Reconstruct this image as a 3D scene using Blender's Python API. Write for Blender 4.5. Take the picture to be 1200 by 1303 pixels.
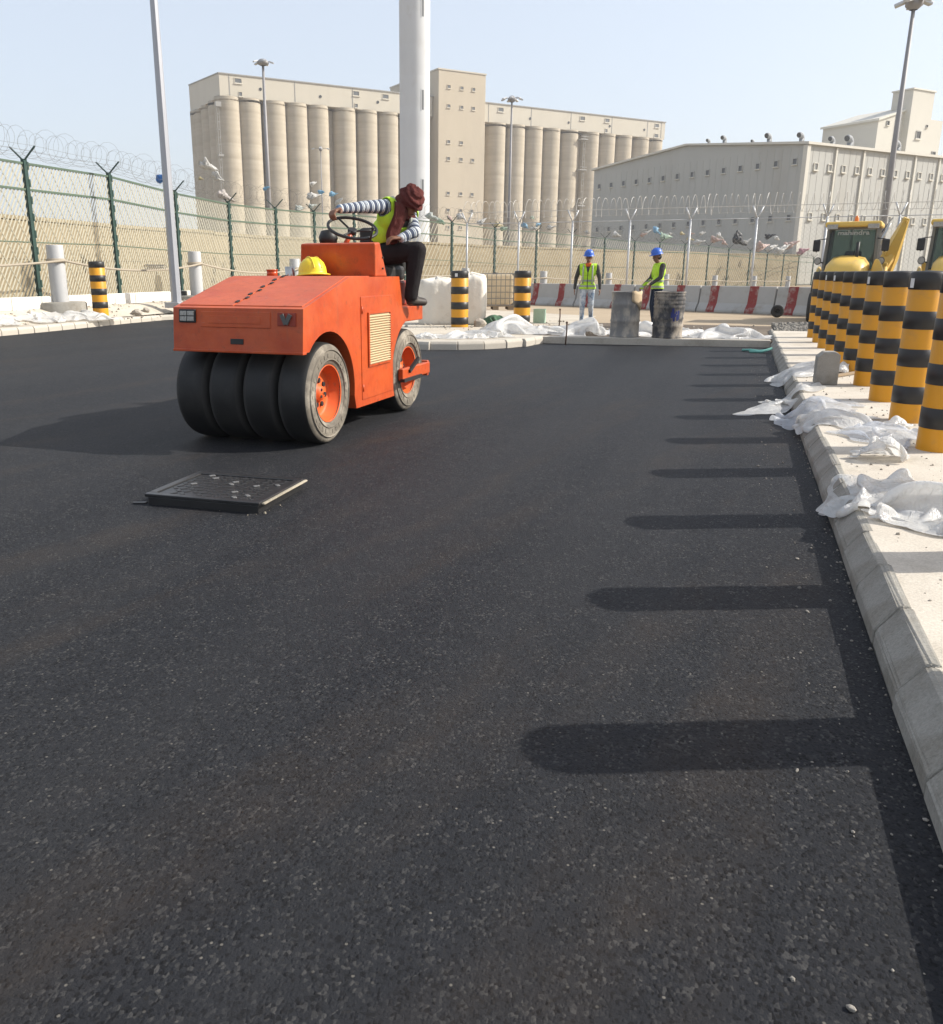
import bpy, bmesh, math, random
from mathutils import Vector, Matrix, Quaternion, noise
PI = math.pi
R = math.radians
sc = bpy.context.scene
for _o in list(bpy.data.objects):
    bpy.data.objects.remove(_o)

# ------------------------------------------------------------------ camera
cam_data = bpy.data.cameras.new('camera')
cam = bpy.data.objects.new('camera', cam_data)
sc.collection.objects.link(cam)
sc.camera = cam
cam.location = (0, 0, 1.3)
cam.rotation_euler = (R(90 - 15.73), 0, R(20.094))      # x+ is to the right of the road, y+ runs along it
cam_data.sensor_fit = 'HORIZONTAL'
cam_data.sensor_width = 36.0
cam_data.lens = 36.0 * 1084 / 1200
cam_data.shift_x = 65.0 / 1200
cam_data.clip_start = 0.05
cam_data.clip_end = 9000

# ------------------------------------------------------------------ sky and sun
SUN = Vector((0.922 * math.cos(R(35.4)), 0.387 * math.cos(R(35.4)), math.sin(R(35.4)))).normalized()
world = bpy.data.worlds.new('World')
sc.world = world
world.use_nodes = True
wn = world.node_tree.nodes
wl = world.node_tree.links
wn.clear()
sky = wn.new('ShaderNodeTexSky')
sky.sky_type = 'NISHITA'
sky.sun_disc = False
sky.sun_elevation = R(35.4)
sky.sun_rotation = math.atan2(SUN.x, SUN.y)
sky.altitude = 0
sky.air_density = 1.0
sky.dust_density = 3.0
sky.ozone_density = 1.5
hz = wn.new('ShaderNodeMixRGB')
hz.inputs[0].default_value = 0.45
hz.inputs[2].default_value = (7.1, 7.5, 8.1, 1)
bg = wn.new('ShaderNodeBackground')
bg.inputs[1].default_value = 0.13
wo = wn.new('ShaderNodeOutputWorld')
wl.new(sky.outputs[0], hz.inputs[1])
wl.new(hz.outputs[0], bg.inputs[0])
wl.new(bg.outputs[0], wo.inputs[0])

sun_data = bpy.data.lights.new('sun', 'SUN')
sun_data.energy = 5.0
sun_data.angle = R(0.55)
sun_data.color = (1.0, 0.95, 0.86)
sun = bpy.data.objects.new('sun', sun_data)
sun.rotation_euler = SUN.to_track_quat('Z', 'Y').to_euler()
sun.location = (20, 10, 30)
sc.collection.objects.link(sun)

sc.view_settings.view_transform = 'Standard'
sc.view_settings.look = 'None'
sc.view_settings.gamma = 1.0
sc.view_settings.exposure = 0.35
sc.render.engine = 'CYCLES'
sc.cycles.max_bounces = 6
sc.cycles.use_denoising = True

# ------------------------------------------------------------------ helpers
COL = sc.collection

def V(*a):
    return Vector(a)

def tag(o, label=None, cat=None, group=None, kind=None):
    if label: o['label'] = label
    if cat: o['category'] = cat
    if group: o['group'] = group
    if kind: o['kind'] = kind
    return o

def empty(name, loc, rz=0.0, label=None, cat=None, group=None):
    o = bpy.data.objects.new(name, None)
    o.empty_display_size = 0.2
    o.location = loc
    o.rotation_euler = (0, 0, rz)
    COL.objects.link(o)
    return tag(o, label, cat, group)

def copy_tree(o, parent=None):
    c = o.copy()
    COL.objects.link(c)
    if parent is not None:
        c.parent = parent
    for ch in [x for x in o.children]:
        copy_tree(ch, c)
    return c

def link_mesh(name, me, parent=None, loc=(0, 0, 0)):
    o = bpy.data.objects.new(name, me)
    COL.objects.link(o)
    o.location = loc
    if parent is not None:
        o.parent = parent
    return o

class MB:
    """collects faces for ONE mesh object"""
    def __init__(self, off=(0, 0, 0)):
        self.v = []; self.f = []; self.mi = []; self.sm = []
        self.off = Vector(off)
    def add(self, vs, fs, mi=0, smooth=False):
        b = len(self.v)
        self.v += [Vector(p) - self.off for p in vs]
        for f in fs:
            self.f.append([i + b for i in f]); self.mi.append(mi); self.sm.append(smooth)
        return self
    def box(self, x0, x1, y0, y1, z0, z1, mi=0, m=None):
        vs = [V(x0, y0, z0), V(x1, y0, z0), V(x1, y1, z0), V(x0, y1, z0), V(x0, y0, z1), V(x1, y0, z1), V(x1, y1, z1), V(x0, y1, z1)]
        if m is not None: vs = [m @ p for p in vs]
        return self.add(vs, [(0, 3, 2, 1), (4, 5, 6, 7), (0, 1, 5, 4), (1, 2, 6, 5), (2, 3, 7, 6), (3, 0, 4, 7)], mi)
    def bar(self, p0, p1, w, h, up=(0, 0, 1), mi=0):
        p0 = Vector(p0); p1 = Vector(p1)
        d = (p1 - p0); L = d.length; d.normalize()
        s = d.cross(Vector(up))
        if s.length < 1e-5: s = d.cross(V(1, 0, 0))
        s.normalize(); u = s.cross(d)
        vs = []
        for p in (p0, p1):
            for a, b in ((-1, -1), (1, -1), (1, 1), (-1, 1)):
                vs.append(p + s * (a * w / 2) + u * (b * h / 2))
        return self.add(vs, [(0, 1, 2, 3), (7, 6, 5, 4), (0, 4, 5, 1), (1, 5, 6, 2), (2, 6, 7, 3), (3, 7, 4, 0)], mi)
    def tube(self, pts, r, n=8, caps=True, mi=0, closed=False):
        pts = [Vector(p) for p in pts]
        k = len(pts)
        rs = r if isinstance(r, (list, tuple)) else [r] * k
        vs = []; fs = []
        ref = None
        for i, p in enumerate(pts):
            if closed: d = pts[(i + 1) % k] - pts[i - 1]
            else: d = pts[min(i + 1, k - 1)] - pts[max(i - 1, 0)]
            d.normalize()
            if ref is None:
                ref = d.cross(V(0, 0, 1))
                if ref.length < 1e-3: ref = d.cross(V(1, 0, 0))
            ref = (ref - d * ref.dot(d))
            if ref.length < 1e-6: ref = d.orthogonal()
            ref.normalize()
            b = d.cross(ref)
            for j in range(n):
                a = 2 * PI * j / n
                vs.append(p + (ref * math.cos(a) + b * math.sin(a)) * rs[i])
        for i in range(k if closed else k - 1):
            i2 = (i + 1) % k
            for j in range(n):
                j2 = (j + 1) % n
                fs.append((i * n + j, i * n + j2, i2 * n + j2, i2 * n + j))
        self.add(vs, fs, mi, n > 5)
        if caps and not closed:
            b = len(self.v) - len(vs)
            self.f.append([b + j for j in range(n)][::-1]); self.mi.append(mi); self.sm.append(False)
            self.f.append([b + (k - 1) * n + j for j in range(n)]); self.mi.append(mi); self.sm.append(False)
        return self
    def cyl(self, p0, p1, r0, r1=None, n=24, caps=True, mi=0):
        return self.tube([p0, p1], [r0, r0 if r1 is None else r1], n, caps, mi)
    def lathe(self, prof, n=32, m=None, mi=None, smooth=True):
        """prof: [(radius, height)], about local z; m places it"""
        m = m or Matrix.Identity(4)
        vs = []; fs = []; k = len(prof)
        for (r, h) in prof:
            for j in range(n):
                a = 2 * PI * j / n
                vs.append(m @ V(r * math.cos(a), r * math.sin(a), h))
        b = len(self.v)
        self.v += [p - self.off for p in vs]
        for i in range(k - 1):
            for j in range(n):
                j2 = (j + 1) % n
                self.f.append([b + i * n + j, b + i * n + j2, b + (i + 1) * n + j2, b + (i + 1) * n + j])
                self.mi.append(mi[i] if mi else 0); self.sm.append(smooth)
        return self
    def prism(self, poly, a0, a1, axis='x', mi=0):
        """poly: 2D points; axis x -> (y,z), y -> (x,z), z -> (x,y)"""
        def mk(p, a):
            if axis == 'x': return V(a, p[0], p[1])
            if axis == 'y': return V(p[0], a, p[1])
            return V(p[0], p[1], a)
        n = len(poly)
        vs = [mk(p, a0) for p in poly] + [mk(p, a1) for p in poly]
        fs = [list(range(n))[::-1], [n + i for i in range(n)]]
        for i in range(n):
            j = (i + 1) % n
            fs.append([i, j, n + j, n + i])
        return self.add(vs, fs, mi)
    def loft(self, rings, caps=True, mi=0, smooth=True):
        n = len(rings[0]); k = len(rings)
        vs = [p for r in rings for p in r]; fs = []
        for i in range(k - 1):
            for j in range(n):
                j2 = (j + 1) % n
                fs.append((i * n + j, i * n + j2, (i + 1) * n + j2, (i + 1) * n + j))
        if caps:
            fs.append(list(range(n))[::-1]); fs.append([(k - 1) * n + j for j in range(n)])
        return self.add(vs, fs, mi, smooth)
    def mesh(self, name, mats, bevel=0.0, seg=2, fix=True, ang=30):
        me = bpy.data.meshes.new(name)
        me.from_pydata(self.v, [], self.f)
        mats = mats if isinstance(mats, (list, tuple)) else [mats]
        for m in mats: me.materials.append(m)
        me.polygons.foreach_set('material_index', self.mi)
        me.polygons.foreach_set('use_smooth', self.sm)
        if bevel > 0 or fix:
            bm = bmesh.new(); bm.from_mesh(me)
            if fix: bmesh.ops.recalc_face_normals(bm, faces=bm.faces)
            if bevel > 0:
                es = [e for e in bm.edges if len(e.link_faces) == 2 and e.calc_face_angle(0) > R(ang)]
                bmesh.ops.bevel(bm, geom=es, offset=bevel, segments=seg, profile=0.5, affect='EDGES', clamp_overlap=True)
            bm.to_mesh(me); bm.free()
        me.update()
        return me
    def build(self, name, mats, parent=None, bevel=0.0, seg=2, fix=True, loc=(0, 0, 0), ang=30):
        return link_mesh(name, self.mesh(name, mats, bevel, seg, fix, ang), parent, loc)

# ------------------------------------------------------------------ materials
def rgb(h):
    """sRGB 0-255 triple to linear"""
    o = []
    for c in h:
        c = c / 255.0
        o.append(c / 12.92 if c <= 0.04045 else ((c + 0.055) / 1.055) ** 2.4)
    return tuple(o) + (1.0,)

def lin(r, g, b):
    return (r, g, b, 1.0)

def nodes(name):
    m = bpy.data.materials.new(name)
    m.use_nodes = True
    nt = m.node_tree
    b = nt.nodes['Principled BSDF']
    return m, nt, b

def tc(nt, scale=1.0, kind='Object', stretch=None):
    t = nt.nodes.new('ShaderNodeTexCoord')
    mp = nt.nodes.new('ShaderNodeMapping')
    s = stretch or (1, 1, 1)
    mp.inputs['Scale'].default_value = (scale * s[0], scale * s[1], scale * s[2])
    nt.links.new(t.outputs[kind], mp.inputs[0])
    return mp.outputs[0]

def ntex(nt, vec, scale, detail=4, rough=0.6):
    n = nt.nodes.new('ShaderNodeTexNoise')
    n.inputs['Scale'].default_value = scale
    n.inputs['Detail'].default_value = detail
    n.inputs['Roughness'].default_value = rough
    nt.links.new(vec, n.inputs['Vector'])
    return n.outputs['Fac']

def ramp(nt, fac, a, b, ca=(0, 0, 0, 1), cb=(1, 1, 1, 1)):
    r = nt.nodes.new('ShaderNodeValToRGB')
    r.color_ramp.elements[0].position = a; r.color_ramp.elements[0].color = ca
    r.color_ramp.elements[1].position = b; r.color_ramp.elements[1].color = cb
    nt.links.new(fac, r.inputs[0])
    return r.outputs[0]

def mix(nt, fac, a, b, mode='MIX'):
    n = nt.nodes.new('ShaderNodeMixRGB')
    n.blend_type = mode
    for i, s in ((0, fac), (1, a), (2, b)):
        if hasattr(s, 'links') or hasattr(s, 'is_linked'):
            nt.links.new(s, n.inputs[i])
        else:
            n.inputs[i].default_value = s
    return n.outputs[0]

def bumpn(nt, b, h, strength=0.3, dist=0.01):
    n = nt.nodes.new('ShaderNodeBump')
    n.inputs['Strength'].default_value = strength
    n.inputs['Distance'].default_value = dist
    nt.links.new(h, n.inputs['Height'])
    nt.links.new(n.outputs[0], b.inputs['Normal'])
    return n

def worn(name, col, col2=None, rough=0.75, scale=3.0, amt=0.6, dirt=None, dscale=1.2, da=0.5, db=0.7, bump=0.15, bscale=40, bdist=0.005, metal=0.0, stretch=None, spec=0.4, kind='Object', rvar=0.0):
    """base colour with two-scale variation, patches of dirt with a shape of their own, and fine relief"""
    m, nt, b = nodes(name)
    v = tc(nt, 1.0, kind, stretch)
    col2 = col2 or tuple(c * 0.78 for c in col[:3]) + (1,)
    f1 = ramp(nt, ntex(nt, v, scale, 6, 0.65), 0.3, 0.72)
    f1m = mix(nt, amt, (0, 0, 0, 1), f1)
    c = mix(nt, f1m, col, col2)
    if dirt is not None:
        f2 = ramp(nt, ntex(nt, v, dscale, 8, 0.7), da, db)
        c = mix(nt, f2, c, dirt)
    nt.links.new(c, b.inputs['Base Color'])
    b.inputs['Roughness'].default_value = rough
    b.inputs['Metallic'].default_value = metal
    b.inputs['Specular IOR Level'].default_value = spec
    if rvar:
        rr = nt.nodes.new('ShaderNodeMapRange')
        rr.inputs['To Min'].default_value = rough - rvar; rr.inputs['To Max'].default_value = rough + rvar
        nt.links.new(f1, rr.inputs[0]); nt.links.new(rr.outputs[0], b.inputs['Roughness'])
    if bump > 0:
        bumpn(nt, b, ntex(nt, v, bscale, 3, 0.6), bump, bdist)
    return m

def plain(name, col, rough=0.6, metal=0.0, spec=0.4):
    return worn(name, col, rough=rough, metal=metal, spec=spec, scale=8, amt=0.35, bump=0.05)

def asphalt_material():
    m, nt, b = nodes('asphalt')
    v = tc(nt, 1.0)
    # stones of the aggregate
    vo = nt.nodes.new('ShaderNodeTexVoronoi'); vo.inputs['Scale'].default_value = 135; vo.inputs['Randomness'].default_value = 1.0
    wv = nt.nodes.new('ShaderNodeMapping'); wv.inputs['Scale'].default_value = (1.0, 0.75, 1.0); wv.inputs['Rotation'].default_value = (0, 0, 0.6)
    nt.links.new(v, wv.inputs[0]); nt.links.new(wv.outputs[0], vo.inputs['Vector'])
    vo2 = nt.nodes.new('ShaderNodeTexVoronoi'); vo2.inputs['Scale'].default_value = 70
    nt.links.new(v, vo2.inputs['Vector'])
    sep = nt.nodes.new('ShaderNodeSeparateColor'); nt.links.new(vo.outputs['Color'], sep.inputs[0])
    sep2 = nt.nodes.new('ShaderNodeSeparateColor'); nt.links.new(vo2.outputs['Color'], sep2.inputs[0])
    big = ramp(nt, ntex(nt, v, 0.55, 5, 0.6), 0.35, 0.7)
    med = ramp(nt, ntex(nt, v, 7, 5, 0.65), 0.3, 0.75)
    c = mix(nt, big, lin(0.0200, 0.0215, 0.0258), lin(0.0275, 0.0285, 0.0322))
    c = mix(nt, mix(nt, 0.5, (0, 0, 0, 1), med), c, lin(0.014, 0.015, 0.0175))
    # a few pale stones worn bare
    clump = ramp(nt, ntex(nt, v, 9, 5, 0.7), 0.35, 0.68)
    pale = mix(nt, 1.0, ramp(nt, sep.outputs[0], 0.72, 1.0), clump, 'MULTIPLY')
    c = mix(nt, mix(nt, 0.75, (0, 0, 0, 1), pale), c, lin(0.115, 0.110, 0.104))
    dk = ramp(nt, sep.outputs[1], 0.62, 0.95)
    c = mix(nt, mix(nt, 0.8, (0, 0, 0, 1), dk), c, lin(0.007, 0.007, 0.008))
    rare = ramp(nt, sep2.outputs[2], 0.982, 0.996)
    nearst = ramp(nt, vo2.outputs['Distance'], 0.18, 0.28, (1, 1, 1, 1), (0, 0, 0, 1))
    rr = mix(nt, 1.0, rare, nearst, 'MULTIPLY')
    c = mix(nt, mix(nt, 0.75, (0, 0, 0, 1), rr), c, lin(0.20, 0.185, 0.16))
    # dusty brown wheel tracks left by the machines
    # passes of the roller: long lanes that are a little tighter or more open
    ln = ramp(nt, ntex(nt, tc(nt, 1.0, 'Object', (1.6, 0.05, 1)), 1.0, 3, 0.5), 0.40, 0.62)
    c = mix(nt, mix(nt, 0.28, (0, 0, 0, 1), ln), c, lin(0.038, 0.038, 0.040))
    rot_ = nt.nodes.new('ShaderNodeMapping'); rot_.inputs['Rotation'].default_value = (0, 0, R(14)); nt.links.new(v, rot_.inputs[0])
    st_ = nt.nodes.new('ShaderNodeMapping'); st_.inputs['Scale'].default_value = (1.7, 0.22, 1); nt.links.new(rot_.outputs[0], st_.inputs[0])
    tr = st_.outputs[0]
    t1 = ramp(nt, ntex(nt, tr, 1.0, 4, 0.55), 0.53, 0.70)
    t2 = ramp(nt, ntex(nt, v, 3.0, 6, 0.7), 0.3, 0.7)
    tt = mix(nt, 1.0, t1, t2, 'MULTIPLY')
    c = mix(nt, mix(nt, 0.45, (0, 0, 0, 1), tt), c, lin(0.062, 0.046, 0.034))
    nt.links.new(c, b.inputs['Base Color'])
    b.inputs['Roughness'].default_value = 0.6
    b.inputs['Specular IOR Level'].default_value = 0.08
    h1 = ramp(nt, vo.outputs['Distance'], 0.0, 0.62, (1, 1, 1, 1), (0, 0, 0, 1))
    h2 = mix(nt, 1.0, h1, sep.outputs[2], 'MULTIPLY')
    h2 = mix(nt, 0.45, h2, mix(nt, 1.0, h2, clump, 'MULTIPLY'))
    h3 = mix(nt, 0.55, h2, ntex(nt, v, 130, 5, 0.8))
    bumpn(nt, b, h3, 1.0, 0.0075)
    return m

def concrete(name, c1, c2, stain, scale=1.5, bump=0.35, da=0.5, db=0.68):
    m, nt, b = nodes(name)
    v = tc(nt, 1.0)
    f = ramp(nt, ntex(nt, v, scale, 8, 0.68), 0.3, 0.72)
    c = mix(nt, f, c1, c2)
    s = ramp(nt, ntex(nt, v, scale * 0.45, 9, 0.72), da, db)
    c = mix(nt, mix(nt, 0.8, (0, 0, 0, 1), s), c, stain)
    g = ramp(nt, ntex(nt, v, 90, 3, 0.7), 0.25, 0.8)
    c = mix(nt, 0.35, c, mix(nt, 1.0, c, g, 'MULTIPLY'))
    nt.links.new(c, b.inputs['Base Color'])
    b.inputs['Roughness'].default_value = 0.9
    b.inputs['Specular IOR Level'].default_value = 0.2
    bumpn(nt, b, mix(nt, 0.5, ntex(nt, v, 120, 3), ntex(nt, v, 14, 6, 0.7)), bump, 0.008)
    return m

def plastic_material(name, col, rough=0.35, trans=0.35, dirt=None, clear=0.0, crease=0.010):
    m, nt, b = nodes(name)
    v = tc(nt, 1.0)
    c = mix(nt, ramp(nt, ntex(nt, v, 5, 6, 0.7), 0.35, 0.75), col, tuple(x * 0.82 for x in col[:3]) + (1,))
    if dirt: c = mix(nt, ramp(nt, ntex(nt, v, 4.2, 8, 0.75), 0.56, 0.74), c, dirt)
    nt.links.new(c, b.inputs['Base Color'])
    b.inputs['Roughness'].default_value = rough
    b.inputs['Specular IOR Level'].default_value = 0.5
    t = nt.nodes.new('ShaderNodeBsdfTranslucent'); nt.links.new(c, t.inputs[0])
    mx = nt.nodes.new('ShaderNodeMixShader'); mx.inputs[0].default_value = trans
    nt.links.new(b.outputs[0], mx.inputs[1]); nt.links.new(t.outputs[0], mx.inputs[2])
    if clear > 0:
        tp = nt.nodes.new('ShaderNodeBsdfTransparent'); m3 = nt.nodes.new('ShaderNodeMixShader')
        cl = nt.nodes.new('ShaderNodeMath'); cl.operation = 'MULTIPLY'; cl.inputs[1].default_value = clear * 2
        nt.links.new(ntex(nt, v, 3.5, 5, 0.65), cl.inputs[0]); nt.links.new(cl.outputs[0], m3.inputs[0])
        nt.links.new(mx.outputs[0], m3.inputs[1]); nt.links.new(tp.outputs[0], m3.inputs[2]); mx = m3
    nt.links.new(mx.outputs[0], nt.nodes['Material Output'].inputs[0])
    # creases of thin film: sharp ridges in two directions
    def ridge(stretch, scale, seed):
        w = tc(nt, 1.0, 'Object', stretch)
        wn_ = nt.nodes.new('ShaderNodeTexNoise'); wn_.inputs['Scale'].default_value = 4; nt.links.new(v, wn_.inputs['Vector'])
        ad = nt.nodes.new('ShaderNodeVectorMath'); ad.operation = 'MULTIPLY_ADD'; ad.inputs[1].default_value = (0.10, 0.10, 0.10)
        nt.links.new(wn_.outputs['Color'], ad.inputs[0]); nt.links.new(w, ad.inputs[2])
        f = ntex(nt, ad.outputs[0], scale, 3, 0.55)
        s = nt.nodes.new('ShaderNodeMath'); s.operation = 'SUBTRACT'; s.inputs[1].default_value = 0.5; nt.links.new(f, s.inputs[0])
        a = nt.nodes.new('ShaderNodeMath'); a.operation = 'ABSOLUTE'; nt.links.new(s.outputs[0], a.inputs[0])
        return ramp(nt, a.outputs[0], 0.0, 0.09, (1, 1, 1, 1), (0, 0, 0, 1))
    h = mix(nt, 0.5, ridge((0.55, 1.6, 1), 7, 0), ridge((1.5, 0.7, 1), 11, 1))
    h = mix(nt, 0.3, h, ntex(nt, v, 26, 4, 0.6))
    bumpn(nt, b, h, 0.9, crease)
    nt.links.new(b.inputs['Normal'].links[0].from_socket, t.inputs['Normal'])
    return m

MAT = {}
MAT['asphalt'] = asphalt_material()
MAT['sand'] = concrete('sand', lin(0.44, 0.36, 0.25), lin(0.34, 0.27, 0.18), lin(0.26, 0.20, 0.14), 0.35, 0.5)
MAT['sandroad'] = concrete('sandroad', lin(0.50, 0.40, 0.28), lin(0.42, 0.33, 0.23), lin(0.34, 0.26, 0.18), 0.5, 0.3)
MAT['mud'] = concrete('mud', lin(0.17, 0.135, 0.105), lin(0.12, 0.095, 0.075), lin(0.24, 0.20, 0.15), 0.9, 0.5)
MAT['walk'] = concrete('walk', lin(0.68, 0.62, 0.53), lin(0.58, 0.52, 0.44), lin(0.32, 0.27, 0.20), 2.6, 0.4, 0.49, 0.72)
MAT['verge'] = concrete('verge', lin(0.66, 0.60, 0.50), lin(0.55, 0.48, 0.39), lin(0.40, 0.34, 0.27), 1.7, 0.8, 0.5, 0.7)
MAT['kerb'] = concrete('kerb', lin(0.40, 0.38, 0.34), lin(0.31, 0.295, 0.26), lin(0.23, 0.205, 0.165), 5.0, 0.7)
MAT['kerbpale'] = concrete('kerbpale', lin(0.60, 0.55, 0.47), lin(0.52, 0.47, 0.40), lin(0.36, 0.32, 0.26), 3.0, 0.3)
MAT['rock'] = concrete('rock', lin(0.50, 0.45, 0.38), lin(0.38, 0.34, 0.29), lin(0.28, 0.25, 0.21), 4.0, 0.5)
MAT['gravel'] = concrete('gravel', lin(0.36, 0.33, 0.29), lin(0.26, 0.24, 0.21), lin(0.18, 0.17, 0.15), 9.0, 0.6)
# ------------------------------------------------------------------ large structure: ground, road, kerbs
rng = random.Random(7)

def sheet_poly(name, pts, z, mat, kind='structure'):
    mb = MB(); mb.add([V(x, y, z) for x, y in pts], [list(range(len(pts)))])
    o = mb.build(name, mat, fix=False)
    me = o.data
    if me.polygons[0].normal.z < 0: me.flip_normals()
    return tag(o, kind=kind)

mb = MB(); S = 1500
mb.add([V(-S, -S, -0.06), V(S, -S, -0.06), V(S, S, -0.06), V(-S, S, -0.06)], [(0, 1, 2, 3)])
tag(mb.build('ground', MAT['sand'], fix=False), 'sandy ground reaching to the horizon', kind='structure')

# outline of the island kerb and the left kerb (asphalt side)
KERB_LEFT = [(-14.3, -9), (-14.35, 4), (-14.5, 12), (-14.65, 15.2), (-14.85, 17), (-15.1, 19), (-15.2, 20.6), (-14.8, 21.6), (-13.6, 22), (-12, 21.2), (-10, 18.6), (-8.2, 16.0), (-6.9, 14.75), (-5.9, 14.25), (-5.1, 14.12), (-4.55, 14.28), (-4.15, 14.55), (-3.8, 15.0), (-3.55, 15.6), (-3.45, 16.3)]
road_pts = [(0.56, -9), (0.56, 16.75), (-3.45, 16.3)] + KERB_LEFT[::-1][1:]
road = sheet_poly('asphalt_road', road_pts, 0.0, MAT['asphalt'])
tag(road, 'freshly laid black asphalt road surface')

# pavement behind the kerb on the right
mb = MB(); mb.box(0.655, 7.5, -9, 19.2, -0.05, 0.146)
tag(mb.build('pavement', MAT['walk'], fix=False), 'pale dusty concrete pavement under the bollards', kind='structure')

def kerb_stone_mesh(L, seed, mat, prof):
    r = random.Random(seed)
    mb = MB()
    mb.prism(prof, -L / 2, L / 2, 'y')
    me = mb.mesh('kerb_stone', mat, bevel=0.011, seg=3)
    for v in me.vertices:
        v.co += V(r.uniform(-.002, .002), r.uniform(-.002, .002), r.uniform(-.002, .002))
    return me
PROF_R = [(0.0, -0.05), (0.004, 0.05), (0.015, 0.065), (0.07, 0.143), (0.082, 0.15), (0.116, 0.15), (0.116, -0.05)]
kerb_r = empty('kerb', (0.56, 0, 0)); tag(kerb_r, 'long grey splayed concrete kerb along the right side', kind='structure')
ks = [kerb_stone_mesh(0.495, i, MAT['kerb'], PROF_R) for i in range(5)]
y = -8.5
i = 0
while y < 19.6:
    o = link_mesh('kerb_stone', ks[i % 5], kerb_r, (rng.uniform(-.004, .004), y, rng.uniform(-.006, .004)))
    o.rotation_euler = (rng.uniform(-.006, .006), 0, rng.uniform(-.008, .008))
    y += 0.5; i += 1

def path_points(pts, step):
    out = []; acc = 0.0
    P = [Vector((p[0], p[1], 0)) for p in pts]
    d = 0.0; nxt = step / 2
    for a, b in zip(P[:-1], P[1:]):
        L = (b - a).length
        while nxt <= d + L:
            t = (nxt - d) / L
            out.append((a.lerp(b, t), math.atan2((b - a).y, (b - a).x)))
            nxt += step
        d += L
    return out
PROF_L = [(0.0, -0.05), (0.0, 0.10), (0.03, 0.145), (0.28, 0.15), (0.28, -0.05)]
kerb_l = empty('kerb', (0, 0, 0)); tag(kerb_l, 'pale kerb curving round the island and along the left verge', kind='structure')
ks2 = []
for i in range(4):
    mbk = MB(); mbk.prism(PROF_L, -0.235, 0.235, 'x')
    # profile y runs away from the road
    ks2.append(mbk.mesh('kerb_stone', MAT['kerbpale'], bevel=0.012, seg=2))
for k, (p, a) in enumerate(path_points(KERB_LEFT[1:], 0.485)):
    o = link_mesh('kerb_stone', ks2[k % 4], kerb_l, (p.x, p.y, rng.uniform(-.008, .006)))
    o.rotation_euler = (0, 0, a + rng.uniform(-.012, .012))

# left verge: rises from the kerb to the foot of the fence
def vz(x, y):
    d = -14.9 - x
    s = max(0.0, min(1.0, (d - 0.1) / 1.3))
    return 0.12 + 0.33 * (s * s * (3 - 2 * s))
mb = MB(); nx, ny = 70, 110
vs = []; fs = []
for j in range(ny + 1):
    for i in range(nx + 1):
        x = -24 + (24 - 14.2) * i / nx; yy = -9 + 60.0 * j / ny
        h = noise.noise((x * 1.3, yy * 1.3, 2.0)) * 0.035 + noise.noise((x * 4, yy * 4, 5.0)) * 0.02
        k = max(0, min(1, (-15.1 - x) / 0.6))
        vs.append(V(x, yy, vz(x, yy) + h * k))
for j in range(ny):
    for i in range(nx):
        a = j * (nx + 1) + i
        cx = (vs[a].x + vs[a + 1].x) / 2; cy = (vs[a].y + vs[a + nx + 1].y) / 2
        # stop at the kerb
        lim = -14.45 if cy < 14 else (-14.8 if cy < 17.5 else (-15.3 if cy < 22.2 else 9))
        if cx < lim - 0.05: fs.append((a, a + 1, a + nx + 2, a + nx + 1))
mb.add(vs, fs, 0, True)
tag(mb.build('verge', MAT['verge'], fix=False), 'dusty pale verge below the green fence', kind='structure')

# island and apron beyond the asphalt
isl = [(-14.2, 22.3), (-13.5, 22.25), (-11.8, 21.45), (-9.8, 18.85), (-8.0, 16.25), (-6.75, 15.02), (-5.85, 14.53), (-5.1, 14.40), (-4.68, 14.52), (-4.36, 14.75), (-4.05, 15.12), (-3.83, 15.65), (-3.73, 16.3), (-3.70, 24.2), (-14.2, 32)]
sheet_poly('island', isl, 0.135, MAT['verge'])
mb = MB(); mb.prism([(-3.68, 16.32), (0.70, 16.78), (0.70, 21.6), (-3.68, 21.6)], -0.05, 0.10, 'z')
tag(mb.build('apron', MAT['mud'], fix=False), 'muddy apron at the end of the asphalt', kind='structure')
mb = MB(); mb.prism([(-3.6, 16.22), (0.56, 16.66), (0.56, 16.92), (-3.6, 16.48)], -0.05, 0.125, 'z')
tag(mb.build('edge_strip', MAT['kerbpale'], bevel=0.01), 'pale concrete strip at the far end of the asphalt', kind='structure')
sheet_poly('cross_road', [(-14.2, 32), (-3.7, 24.2), (-3.7, 21.6), (9, 21.6), (9, 40), (-14.2, 40)], 0.02, MAT['sandroad'])
sheet_poly('wheel_ruts', [(-3.6, 21.9), (9, 21.5), (9, 22.4), (-3.6, 22.9)], 0.024, MAT['mud'])
# ------------------------------------------------------------------ far buildings
ANG = math.atan2(0.756, 0.655)
def silo_conc():
    m, nt, b = nodes('silo_concrete')
    v = tc(nt, 1.0)
    vb = tc(nt, 1.0, 'Object', (0.05, 0.05, 1))
    c = mix(nt, ramp(nt, ntex(nt, v, 0.12, 7, 0.7), 0.35, 0.7), lin(0.47, 0.415, 0.33), lin(0.39, 0.34, 0.265))
    # casting lifts and rain streaks
    c = mix(nt, mix(nt, 0.42, (0, 0, 0, 1), ramp(nt, ntex(nt, vb, 0.8, 5, 0.75), 0.45, 0.72)), c, lin(0.29, 0.24, 0.175))
    vs_ = tc(nt, 1.0, 'Object', (1, 1, 0.03))
    c = mix(nt, mix(nt, 0.3, (0, 0, 0, 1), ramp(nt, ntex(nt, vs_, 0.9, 5, 0.7), 0.5, 0.75)), c, lin(0.27, 0.225, 0.165))
    nt.links.new(c, b.inputs['Base Color'])
    b.inputs['Roughness'].default_value = 0.95
    b.inputs['Specular IOR Level'].default_value = 0.1
    return m
MAT['silo'] = silo_conc()
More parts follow.
